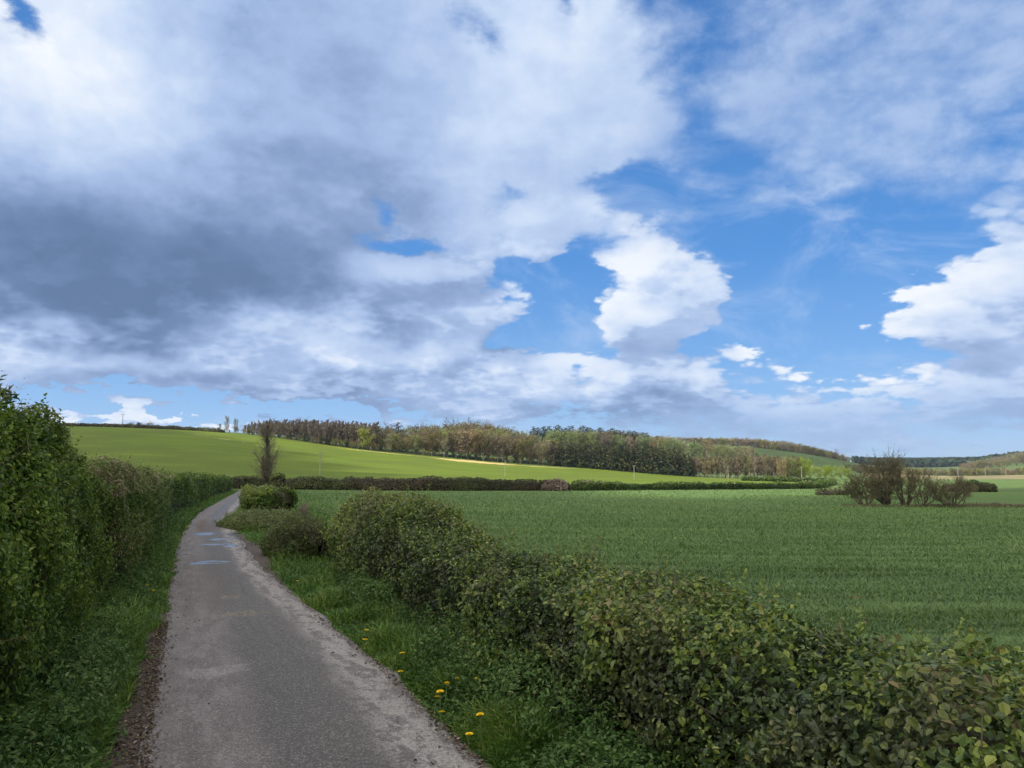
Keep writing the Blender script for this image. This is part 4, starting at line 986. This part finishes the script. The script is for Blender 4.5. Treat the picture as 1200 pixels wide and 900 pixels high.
def zone(p0, p1, step, Yl, rows, gap, tops, kinds, weights, label, group, jit=2.5, drop=0, sx=1.0, cat='tree'):
    Yx, Yy = zip(*Yl); tx, ty = zip(*tops)
    for row in range(rows):
        px = p0 + step * (row % 2) * .5
        while px < p1:
            x = px + zr.randn() * step * .22; Y = np.interp(x, Yx, Yy) + 3 + row * gap + zr.rand() * gap * .5
            k = kinds[np.searchsorted(np.cumsum(weights), zr.rand())] if len(kinds) > 1 else kinds[0]
            tp = np.interp(x, tx, ty) + abs(zr.randn()) * jit + (rows - 1 - row) * drop
            K[k].place(x, Y, top=tp, label=label[k] if isinstance(label, dict) else label, group=group, r=zr, sx=sx, cat=cat, sink=3.5 if k.startswith('ridge') else .15); px += step
zone(292, 440, 7, [(292, 446), (440, 444)], 1, 3, [(292, 498), (340, 500), (440, 509)], ['holly', 'thorn'], [.6, 1], 'shrubby undergrowth behind the bare plantation trees', 'undergrowth bushes in the plantation', cat='bush')
zone(286, 442, 5, [(286, 422.5), (442, 420.5)], 1, 2, [(286, 503), (340, 508), (400, 514), (442, 520)], ['thorn', 'holly'], [.5, 1], 'dark shrub along the front foot of the bare plantation', 'shrubs along the front foot of the plantation', cat='bush', jit=1.5)
# skyline left
for px, tp, k, lab in ((151, 495, 'thorn', 'first low bush left on the hill skyline'), (160, 494.5, 'holly', 'broad dark bush on the hill skyline, second from the left'), (167, 494.5, 'open', 'small bare tree in the dark clump on the hill skyline'),
                       (174, 493.5, 'thorn', 'bush with a forked top at the right of the dark skyline clump'), (201, 498.5, 'holly', 'round dark bush alone on the skyline hedge'), (206, 499.5, 'thorn', 'tiny bush just right of the round dark skyline bush'),
                       (221, 499.5, 'holly', 'dark bush midway along the skyline hedge'), (236, 500, 'thorn', 'low bush on the skyline hedge left of the two tall trees')):
    K[k].place(px, 425, top=tp, label=lab, cat='bush' if k != 'open' else 'tree', r=zr, sx=1.2)
for px, tp, lab in ((264, 486.5, 'taller of two slim leafy trees standing on the skyline left of the wood'), (274.5, 488.5, 'shorter of two slim leafy trees on the skyline left of the wood'), (256, 496, 'faint small tree left of the two slim skyline trees')):
    K['olive'].place(px, 427, top=tp, label=lab, r=zr, sx=.5)
zone(248, 330, 6, [(248, 424), (330, 424)], 1, 3, [(248, 500), (290, 499), (330, 502)], ['holly', 'thorn'], [.6, .4], 'dark undergrowth bush at the left foot of the wood on the hill', 'undergrowth bushes at the left foot of the wood', cat='bush')
zone(284, 442, 4.2, [(284, 425), (442, 423)], 5, 4, [(284, 496), (300, 491.5), (360, 490), (442, 494)], ['plant', 'open', 'pine'], [.93, .99, 1.0], {'plant': 'slim bare tree in the dense grey brown plantation on the hill', 'open': 'wider bare tree inside the grey brown plantation on the hill', 'pine': 'dark evergreen among the bare plantation trees on the hill'}, 'trees of the bare plantation on the hill', drop=1.0, sx=1.1)
zone(438, 650, 8, [(438, 424), (600, 424), (650, 421)], 4, 8, [(438, 497), (470, 497), (500, 494), (545, 491), (575, 492), (600, 499), (625, 506), (650, 509)], ['broad', 'olive', 'plant', 'green'], [.5, .72, .94, 1.0],
     {'broad': 'round brown budding tree in the middle of the long wood', 'olive': 'olive toned tree in the middle of the long wood', 'plant': 'narrow grey bare tree in the middle of the long wood', 'green': 'pale green leafing tree in the middle of the long wood'}, 'trees in the middle of the long wood', drop=3.2, jit=3)
for px, tp, lab in ((456, 491, 'tall open bare tree breaking the skyline, leftmost above the long wood'), (533, 488.5, 'tall open bare tree on the skyline, first of the central three'), (545, 487.5, 'tallest open bare tree on the skyline at the middle of the long wood'), (558, 489, 'open bare tree on the skyline, last of the central three')):
    K['open'].place(px, 448, top=tp, label=lab, r=zr, sx=1.1)
K['lime'].place(428, 421, top=499, label='yellow green tree at the front of the wood where the plantation ends', r=zr, sx=.75)
K['pine'].place(466, 445, top=495, label='dark round evergreen beside the leftmost tall bare tree', r=zr, sx=.9)
K['holly'].place(606, 419, top=539, label='dark evergreen bush at the foot of the long wood above the straw corner', cat='bush', r=zr)
K['green'].place(598, 420, top=533, label='pale green bush beside the dark bush at the foot of the long wood', cat='bush', r=zr)
zone(440, 648, 9, [(438, 421), (600, 422), (650, 419)], 1, 2, [(438, 517), (600, 536), (648, 541)], ['thorn', 'holly', 'green'], [.55, .85, 1], {'thorn': 'brown thorn bush along the front edge of the long wood', 'holly': 'dark bush along the front edge of the long wood', 'green': 'pale leafing bush along the front edge of the long wood'}, 'bushes along the front edge of the long wood', jit=3, cat='bush')
zone(622, 762, 5.4, [(622, 560), (762, 560)], 2, 14, [(622, 500), (640, 498), (690, 498), (720, 502), (762, 507)], ['pine', 'open'], [.88, 1], {'pine': 'dark pine in the upper clump above the conifer belt', 'open': 'bare tree among the dark pines of the upper clump'}, 'trees of the dark upper clump', jit=3, sx=1.05)
zone(712, 780, 8, [(700, 600), (790, 600)], 2, 14, [(700, 502), (740, 504), (790, 512)], ['broad'], [1], 'brown bare tree right of the dark upper clump', 'brown trees right of the dark upper clump', jit=2)
zone(646, 815, 6.2, [(646, 421), (700, 416), (815, 394)], 2, 5, [(646, 516), (700, 519), (740, 519), (780, 524), (815, 531)], ['con', 'open'], [.96, 1], {'con': 'dark dense conifer in the belt along the top of the green field', 'open': 'bare tree standing among the dark conifer belt'}, 'conifers of the dark belt', jit=1.6, sx=1.05)
zone(650, 890, 10, [(650, 500), (700, 520), (890, 560)], 4, 55, [(650, 508), (700, 511), (760, 516), (820, 522), (890, 531)], ['broad', 'green', 'olive', 'holly', 'plant'], [.30, .52, .76, .86, 1.0],
     {'broad': 'brown budding tree on the slope above the conifer belt', 'green': 'pale green leafing tree on the slope above the conifer belt', 'olive': 'olive toned tree on the slope above the conifer belt', 'holly': 'dark evergreen on the slope above the conifer belt', 'plant': 'narrow bare tree on the slope above the conifer belt'}, 'trees on the slope above the conifer belt', jit=2.5, drop=-3.0)
for px, tp, lab in ((771, 511, 'dark pine standing up left of the pale green slope trees'), (778, 508.5, 'round topped bare tree standing up beside the dark pine on the slope')):
    K['pine' if px < 775 else 'broad'].place(px, 560, top=tp, label=lab, r=zr, sx=.8)
for i, (px, tp) in enumerate(((838, 519), (849, 520), (860, 521), (871, 520), (880, 523))):
    K['green'].place(px, 620, top=tp, label='pale whitish green tree in the short row below the far ridge wood', group='pale green trees below the far ridge wood', r=zr, sx=1.15)
K['holly'].place(886, 640, top=528, label='dark round bush at the left end of the shaded hillside field', cat='bush', r=zr)
zone(806, 936, 5.6, [(806, 397), (880, 379), (936, 360)], 3, 6, [(806, 534), (850, 532), (900, 531), (936, 534)], ['upright', 'olive', 'open'], [.86, .97, 1], {'upright': 'upright brown bare tree in the belt at the right end of the hill field', 'olive': 'olive leafing tree in the brown belt at the right end of the hill field', 'open': 'taller bare tree in the brown belt at the right end of the hill field'}, 'trees of the brown belt', jit=2, drop=.8)
for i, (px, Y, tp) in enumerate(((917, 361, 535), (926, 362, 534), (934, 363, 537))):
    K['olive'].place(px, Y, top=tp, label='yellowish olive tree at the right end of the brown belt', group='yellowish olive trees at the end of the brown belt', r=zr)
K['lime'].place(943, 372, top=533, label='yellow leafing tree just past the right end of the brown belt', r=zr, sx=.7)
for i, (px, Y, tp) in enumerate(((938, 376, 545), (950, 390, 543), (959, 410, 545), (968, 420, 543.5), (977, 430, 544), (986, 440, 545), (993, 450, 547))):
    K['lime'].place(px, Y, top=tp, label='rounded lime green bush in the row below the shaded hillside field', group='lime green bushes below the hillside field', cat='bush', r=zr)
zone(690, 995, 5.2, [(690, 878), (995, 925)], 3, 16, [(690, 505), (760, 511), (830, 512), (880, 512.5), (920, 516), (960, 524), (985, 531), (1000, 537)], ['ridge', 'ridge_green'], [.78, 1], {'ridge': 'brown tree of the wood along the far ridge', 'ridge_green': 'greener tree of the wood along the far ridge'}, 'trees of the far ridge wood', jit=1.2)
for px, tp, lab in ((980, 525.5, 'tall thin tree at the right end of the far ridge, left one of a pair'), (987, 530, 'lower rounded tree at the right end of the far ridge')):
    K['open'].place(px, 900, top=tp, label=lab, r=zr, sx=1.0)
for px, tp in ((925, 537), (931, 539), (952, 536), (958, 538)):
    K['ridge_green'].place(px, 760, top=tp, label='small scrubby tree on the shaded hillside field', group='scrubby trees on the shaded hillside field', r=zr)
zone(990, 1062, 7, [(990, 640), (1062, 700)], 3, 60, [(990, 541), (1010, 543), (1040, 546), (1062, 547)], ['ridge', 'ridge_green', 'holly'], [.4, .85, 1], 'tree on the low slope seen behind the willow clump', 'trees behind the willow clump', jit=2)
zone(1052, 1390, 6.5, [(1052, 800), (1390, 790)], 3, 12, [(1052, 548), (1100, 547), (1160, 547), (1240, 545), (1390, 543)], ['ridge_green', 'ridge', 'green'], [.62, .95, 1], {'ridge_green': 'olive tree in the straight tree line below the right hand hill', 'ridge': 'brown tree in the straight tree line below the right hand hill', 'green': 'pale green tree in the straight tree line below the right hand hill'}, 'trees of the straight far tree line', jit=2)
for row, Y in enumerate((1080, 1180, 1280, 1380, 1480)):
    px = 1128 + row * 6
    while px < 1330:
        x = px + zr.randn() * 1.5
        if not (row == 0 and x < 1190 and False):
            K['ridge' if zr.rand() < .6 else 'ridge_green'].place(x, Y + zr.rand() * 60, h=11 + 4 * zr.rand(), label='brown green tree covering the hill at the right edge', group='trees covering the right hand hill', r=zr, sx=1.25)
        px += 5.6
# far blue ridge
def far_wood():
    r = np.random.RandomState(5); n = 60000
    px = 1000 + 330 * r.rand(n); Y = 1750 + 2200 * r.rand(n); X = u_of(px) * Y; z = H(X, Y)
    P = np.stack([X, Y, z + 14 * r.rand(n) ** .6 + 3 * vnoise(np.stack([X / 60, Y / 60, X * 0], 1))], 1)
    V, Q, k = leaf_geo(P, nrm(r.randn(n, 3) + [0, -1, .5]), 11 * (.5 + r.rand(n)), r, .8, 0, .5, 1)
    tag(mesh_obj('distant_wood', V, [Q], M['pine'], None, np.clip(.5 + .2 * r.randn(len(Q)), 0, 1)), 'dark blue wood on the farthest ridge', kind='stuff')
far_wood()

# ------------------------------------------------------------------ lone ivy-clad tree behind the bend
def ivy_tree():
    r = np.random.RandomState(9); Y = 112; p = at(313, Y); hgt = top_z(491, Y) - p[2]
    root = tag(empty('lone_tree', p), 'bare ivy-clad tree standing alone by the bend of the lane', 'tree')
    f = np.linspace(0, 1, 9)
    lines = []
    tr = np.stack([.12 * np.sin(f * 5), .1 * np.cos(f * 4), f * hgt * .93], 1); lines.append((tr, .26 * (1 - .8 * f)))
    tr2 = np.stack([-.25 - .35 * f + .1 * np.sin(f * 6), .1 + 0 * f, f * hgt * .5], 1); lines.append((tr2, .16 * (1 - .8 * f)))
    V, Q = tubes(lines, 7); mesh_obj('trunk', V, [Q], M['bark'], root)
    # epicormic shoots, arching out and up
    sh, P, N, S = [], [], [], []
    for k in range(230):
        q = .12 + .86 * r.rand() ** 1.15; b = np.array([np.interp(q, f, tr[:, 0]), np.interp(q, f, tr[:, 1]), q * hgt * .93])
        a = r.rand() * 6.283; L = (.9 + 2.3 * r.rand()) * (1.15 - .75 * q); g = np.linspace(0, 1, 5)[:, None]
        d_ = np.array([math.cos(a), math.sin(a), .35]); pts = b + d_ * L * g * (1 - .25 * g) + np.array([0, 0, 1.0]) * L * .75 * g ** 2 + r.randn(5, 3) * .05 * g
        sh.append((pts, (.042 * (1 - g[:, 0] * .75))))
        for m_ in range(4):
            i = 1 + r.randint(3); s0 = pts[i]; dd = nrm(d_ + r.randn(3) * .7 + [0, 0, .5]); sh.append((np.array([s0, s0 + dd * L * .18, s0 + dd * L * .34]), np.array([.024, .018, .010])))
            P.append(s0 + dd * L * .34 * r.rand()); N.append(r.randn(3)); S.append(.12)
    V, Q = tubes(sh, 3); mesh_obj('branches', V, [Q], M['twig_bark'] if False else M['bark'], root)
    n = 3600; q = r.rand(n) ** .9; which = r.rand(n) < .75
    bx = np.where(which, np.interp(q, f, tr[:, 0]), np.interp(q, f, tr2[:, 0])); by = np.where(which, np.interp(q, f, tr[:, 1]), .1); bz = q * hgt * np.where(which, .9, .48)
    a = r.rand(n) * 6.283; rr = (.14 + .34 * r.rand(n) ** 1.5) * (1.2 - .85 * q) * (1 + .9 * vnoise(np.stack([q * 14, a * 1.3, q * 0], 1)))
    P2 = np.stack([bx + np.cos(a) * rr, by + np.sin(a) * rr, bz], 1); N2 = np.stack([np.cos(a), np.sin(a), 0 * a + .3], 1)
    V, Q, k = leaf_geo(P2, N2, .16, r, .8, .3, .6, 1); mesh_obj('ivy', V, [Q], M['dark_leaf'], root, np.clip(.5 + .25 * r.randn(n), 0, 1))
    V, Q, k = leaf_geo(np.array(P), nrm(np.array(N)), np.array(S), r, .6, .1, .6, 1); mesh_obj('buds', V, [Q], M['willow'], root, np.full(len(Q), .7))
    # elder scrub at its foot
    hedge('scrub_bush', np.array([[p[0] + .6, Y - .5], [p[0] + 3.0, Y - .5]]), 1.6, 2.9, 'leafy green scrub at the right foot of the lone ivy-clad tree', 'bush', M['mixed_hedge'], leaf=.16, lump=.35, lump_f=.9, power=2.2, seed=41, front=-1, taper=3, cover=2.2, depth=.5, tint_fn=lambda p, r: np.full(len(p), .15))
ivy_tree()

# ------------------------------------------------------------------ willow clump in the wheat
def willow(px, Y, top, width_px, stems, seed, label, dens=1.0):
    r = np.random.RandomState(seed); p = at(px, Y); hgt = top_z(top, Y) - p[2]; wid = width_px * Y / F
    root = tag(empty('willow_bush', p), label, 'shrub', 'willows of the clump in the field')
    big, tw, P, N, S = [], [], [], [], []
    for k in range(stems):
        a = k / stems * 6.283 + r.rand() * .8; fr = (.12 + .80 * r.rand() ** .7); out = fr * wid * .42
        hh = hgt * (.86 - .38 * fr ** 2.2) * (.88 + .14 * r.rand())
        f = np.linspace(0, 1, 8); b_ = .05 * wid * r.rand() + .1
        pts = np.stack([math.cos(a) * (b_ + out * np.sin(f * 1.5)), math.sin(a) * (b_ + out * .8 * np.sin(f * 1.5)), hh * (f ** 1.25 * .6 + f * .4)], 1); pts[1:] += r.randn(7, 3) * .10
        big.append((pts, (.095 if hgt > 4 else .055) * (1 - .85 * f) + .008))
        for b in range(int(22 * dens)):
            q = .22 + .78 * r.rand() ** .7; i = min(int(q * 7), 6); b0 = pts[i] + (pts[i + 1] - pts[i]) * (q * 7 - i)
            dd = nrm(np.array([math.cos(a), math.sin(a), .5]) * .7 + r.randn(3) * .75 + [0, 0, .25]); L = (.5 + .75 * r.rand()) * (hgt / 5) ** .7
            e = b0 + dd * L + [0, 0, .15 * L]; m = b0 + dd * L * .5 + r.randn(3) * .04
            tw.append((np.array([b0, m, e]), np.array([.020, .013, .006])))
            for c in range(7):
                d2 = nrm(dd + r.randn(3) * .65 + [0, 0, .35]); s0 = b0 + (e - b0) * (.2 + .8 * r.rand()); l2 = L * (.25 + .35 * r.rand())
                tw.append((np.array([s0, s0 + d2 * l2]), np.array([.010, .004])))
                for g_ in range(int(3 * dens + r.rand())): P.append(s0 + d2 * l2 * r.rand() * 1.1 + r.randn(3) * .06); N.append(r.randn(3)); S.append(.06 + .05 * r.rand())
    V, Q = tubes(big, 5); mesh_obj('stems', V, [Q], M['willow_bark'], root)
    V, Q = tubes(tw, 3); mesh_obj('branches', V, [Q], M['willow_twig'], root)
    V, Q, k = leaf_geo(np.array(P), nrm(np.array(N)), np.array(S), r, .5, .1, .5, 1); mesh_obj('buds', V, [Q], M['willow'], root, np.clip(.5 + .25 * r.randn(len(Q)), 0, 1))
M['willow_twig'] = plain_mat('willow twigs', (.085, .070, .045), (.17, .145, .095), 3, .9)
willow(1010, 75, 550, 48, 11, 1, 'low rounded willow at the left end of the clump', 1.3)
willow(1036, 76, 528, 66, 13, 2, 'tallest willow of the clump with dark stems fanning up', 1.15)
willow(1058, 75, 534, 50, 9, 3, 'leaning willow on the right side of the tallest one', 1.1)
willow(1080, 73, 549, 48, 9, 4, 'thin open willow in the middle of the clump', .7)
willow(1112, 72, 556, 58, 14, 5, 'low spreading willow at the right end of the clump', .9)
# a fallen limb and rough grass under the willows
def field_edge():
    r = np.random.RandomState(8); n = 16000
    px = np.where(r.rand(n) < .45, 985 + 165 * r.rand(n), 1110 + 240 * r.rand(n)); Y = np.interp(px, [980, 1200, 1350], [75.5, 71.5, 69]) + r.randn(n) * .7 + np.where(px > 1125, r.rand(n) * 2.5, 0)
    X = u_of(px) * Y; P = np.stack([X, Y, H(X, Y)], 1); h = (.16 + .30 * r.rand(n)) * np.clip(.7 + fbm(P * .35, 3) * .9, .2, 1.6)
    V, Q, Tr = blades(P, h, .05, r, .6)
    m = leaf_mat('rough dry grass', [(0, (.09, .075, .05)), (.4, (.16, .13, .085)), (.7, (.14, .17, .06)), (1, (.28, .24, .16))])
    t = np.clip(.4 + .25 * r.randn(n), 0, 1)
    tag(mesh_obj('rough_grass', V, [Q, Tr], m, None, np.concatenate([t, t])), 'dry brownish rough grass along the field edge under the willows', kind='stuff')
field_edge()

# ------------------------------------------------------------------ utility poles
M['pole_wood'] = plain_mat('weathered pole wood', (.22, .20, .17), (.34, .31, .27), 3, .8)
M['insulator'] = plain_mat('insulator', (.12, .10, .09), (.2, .18, .16), 10, .4)
def pole():
    root = empty('utility_pole'); V, Q = tubes([(np.array([(0, 0, -.3), (0, 0, 4), (0, 0, 8)]), np.array([.17, .15, .12]))], 8); mesh_obj('pole', V, [Q], M['pole_wood'], root)
    V, Q = box_geo([(0, -.16, 7.55, 1.9, .12, .14)]); mesh_obj('crossarm', V, [Q], M['pole_wood'], root)
    for x in (-.8, 0, .8):
        V, Q = tubes([(np.array([(x, -.16, 7.62), (x, -.16, 7.72), (x, -.16, 7.80), (x, -.16, 7.9)]), np.array([.03, .07, .05, .07]))], 6); mesh_obj('insulator', V, [Q], M['insulator'], root)
    return root
pl = None
for px, Y, top, lab in ((375, 215, 530, 'wooden utility pole on the hill field right of the lone bare tree'), (592, 250, 539, 'wooden utility pole at the middle of the hill field below the straw corner'),
                        (743, 250, 545, 'wooden utility pole before the dark conifer belt'), (853, 330, 546, 'wooden utility pole before the brown bare tree belt'), (939, 330, 547, 'pole at the right end of the brown tree belt'),
                        (141, 424, 485.5, 'pole standing on the hill skyline at the far left'), (1122, 620, 548, 'pole against the far tree line right of the willows, left one of three'),
                        (1154, 640, 550, 'middle pole of three against the far tree line'), (1178, 660, 550, 'right pole of three against the far tree line, nearest the edge')):
    if pl is None: o = pl = pole()
    else: o = copy_tree(pl)
    p = at(px, Y); hgt = top_z(top, Y) - p[2]; k = hgt / 8; o.location = tuple(p); w_ = max(k, .55) * (1.25 if Y > 400 else 1); o.scale = (w_, w_, k); o.rotation_euler = (0, 0, R(25))
    tag(o, lab, 'pole', 'utility poles across the valley')

# ------------------------------------------------------------------ the clouds that shade the foreground, high behind the camera on the left
def cloud(poly, alt, label, thick=160, n=90, trans=.22):
    poly = np.array(poly, float); off = SUND[:2] / SUND[2] * alt
    lo, hi = poly.min(0), poly.max(0); pad = 60
    xs, ys = np.linspace(lo[0] - pad, hi[0] + pad, n), np.linspace(lo[1] - pad, hi[1] + pad, n)
    X, Y = np.meshgrid(xs, ys); P = np.stack([X.ravel(), Y.ravel()], 1)
    w = fbm(np.concatenate([P * .009, np.zeros((len(P), 1))], 1), 4) * 11; w2 = fbm(np.concatenate([P * .009, np.ones((len(P), 1)) * 9], 1), 4) * 9
    Pq = P + np.stack([w, w2], 1)
    # signed distance to the polygon
    a = poly; b = np.roll(poly, -1, 0); inside = np.zeros(len(P), bool); dm = np.full(len(P), 1e9)
    for k in range(len(a)):
        e = b[k] - a[k]; t = np.clip(((Pq - a[k]) @ e) / (e @ e), 0, 1); dm = np.minimum(dm, np.linalg.norm(Pq - a[k] - t[:, None] * e, axis=1))
        c = ((a[k][1] > Pq[:, 1]) != (b[k][1] > Pq[:, 1])) & (Pq[:, 0] < (b[k][0] - a[k][0]) * (Pq[:, 1] - a[k][1]) / (b[k][1] - a[k][1] + 1e-9) + a[k][0]); inside ^= c
    sd = np.where(inside, dm, -dm); th = np.sqrt(np.clip(sd, 0, 150) / 150)
    lump = 1 + .5 * fbm(np.concatenate([P * .012, np.zeros((len(P), 1))], 1), 4)
    top = alt + thick * th * lump; bot = alt - thick * .12 * th
    N = len(P); V = np.concatenate([np.stack([P[:, 0] + off[0], P[:, 1] + off[1], top], 1), np.stack([P[:, 0] + off[0], P[:, 1] + off[1], bot], 1)])
    i = (np.arange(n - 1)[:, None] * n + np.arange(n - 1)[None, :]).ravel(); q = np.stack([i, i + 1, i + n + 1, i + n], 1)
    q = q[(sd[q] > 0).any(1)]
    V[:, 0] += SUND[0] / SUND[2] * (V[:, 2] - alt); V[:, 1] += SUND[1] / SUND[2] * (V[:, 2] - alt)
    V[:N, 2] = np.where(sd > 0, V[:N, 2], alt + .5); V[N:, 2] = np.where(sd > 0, V[N:, 2], alt - .5)
    m, T = new_mat('cloud'); d_ = T.n('ShaderNodeBsdfDiffuse', {0: (.9, .9, .9, 1)}); t_ = T.n('ShaderNodeBsdfTransparent'); mx = T.n('ShaderNodeMixShader', {0: trans, 1: d_.outputs[0], 2: t_.outputs[0]}); finish(T, mx.outputs[0])
    tag(mesh_obj('cloud', V, [q, q[:, ::-1] + N], m, smooth=True), label, kind='structure')
g = lambda px, Y: tuple(at(px, Y)[:2])
cloud([(-900, 460), (-330, 450), g(190, 432), g(250, 400), g(300, 365), g(350, 310), g(400, 245), g(455, 178), g(540, 122), g(620, 100), g(680, 90), g(760, 86), g(1000, 84), g(1060, 110), g(1130, 170), g(1250, 200), (600, 330), (900, 330), (900, -500), (-900, -500)], 1000, 'broad cloud shading the lane and the near fields')
cloud([g(850, 690), g(905, 700), g(1010, 640), g(1060, 900), g(990, 940), g(900, 850)], 1000, 'small cloud shading the far hillside field', thick=60, n=40)

# ------------------------------------------------------------------ air
def haze():
    V, Q = box_geo([(300, 2100, 45, 7600, 5000, 150)])
    m, T = new_mat('haze'); v = T.n('ShaderNodeVolumePrincipled', {'Color': (.62, .78, 1.0, 1), 'Density': HAZE, 'Anisotropy': .3})
    o = T.n('ShaderNodeOutputMaterial'); T.t.links.new(v.outputs[0], o.inputs['Volume'])
    b = mesh_obj('haze', V, [Q], m); tag(b, 'thin blue air over the valley', kind='stuff'); m.cycles.homogeneous_volume = True if hasattr(m.cycles, 'homogeneous_volume') else None
HAZE = .00006
haze()
scene.cycles.max_bounces = 6; scene.cycles.diffuse_bounces = 3; scene.cycles.glossy_bounces = 2; scene.cycles.transparent_max_bounces = 8; scene.cycles.transmission_bounces = 2
scene.cycles.use_adaptive_sampling = True; scene.cycles.adaptive_threshold = .02
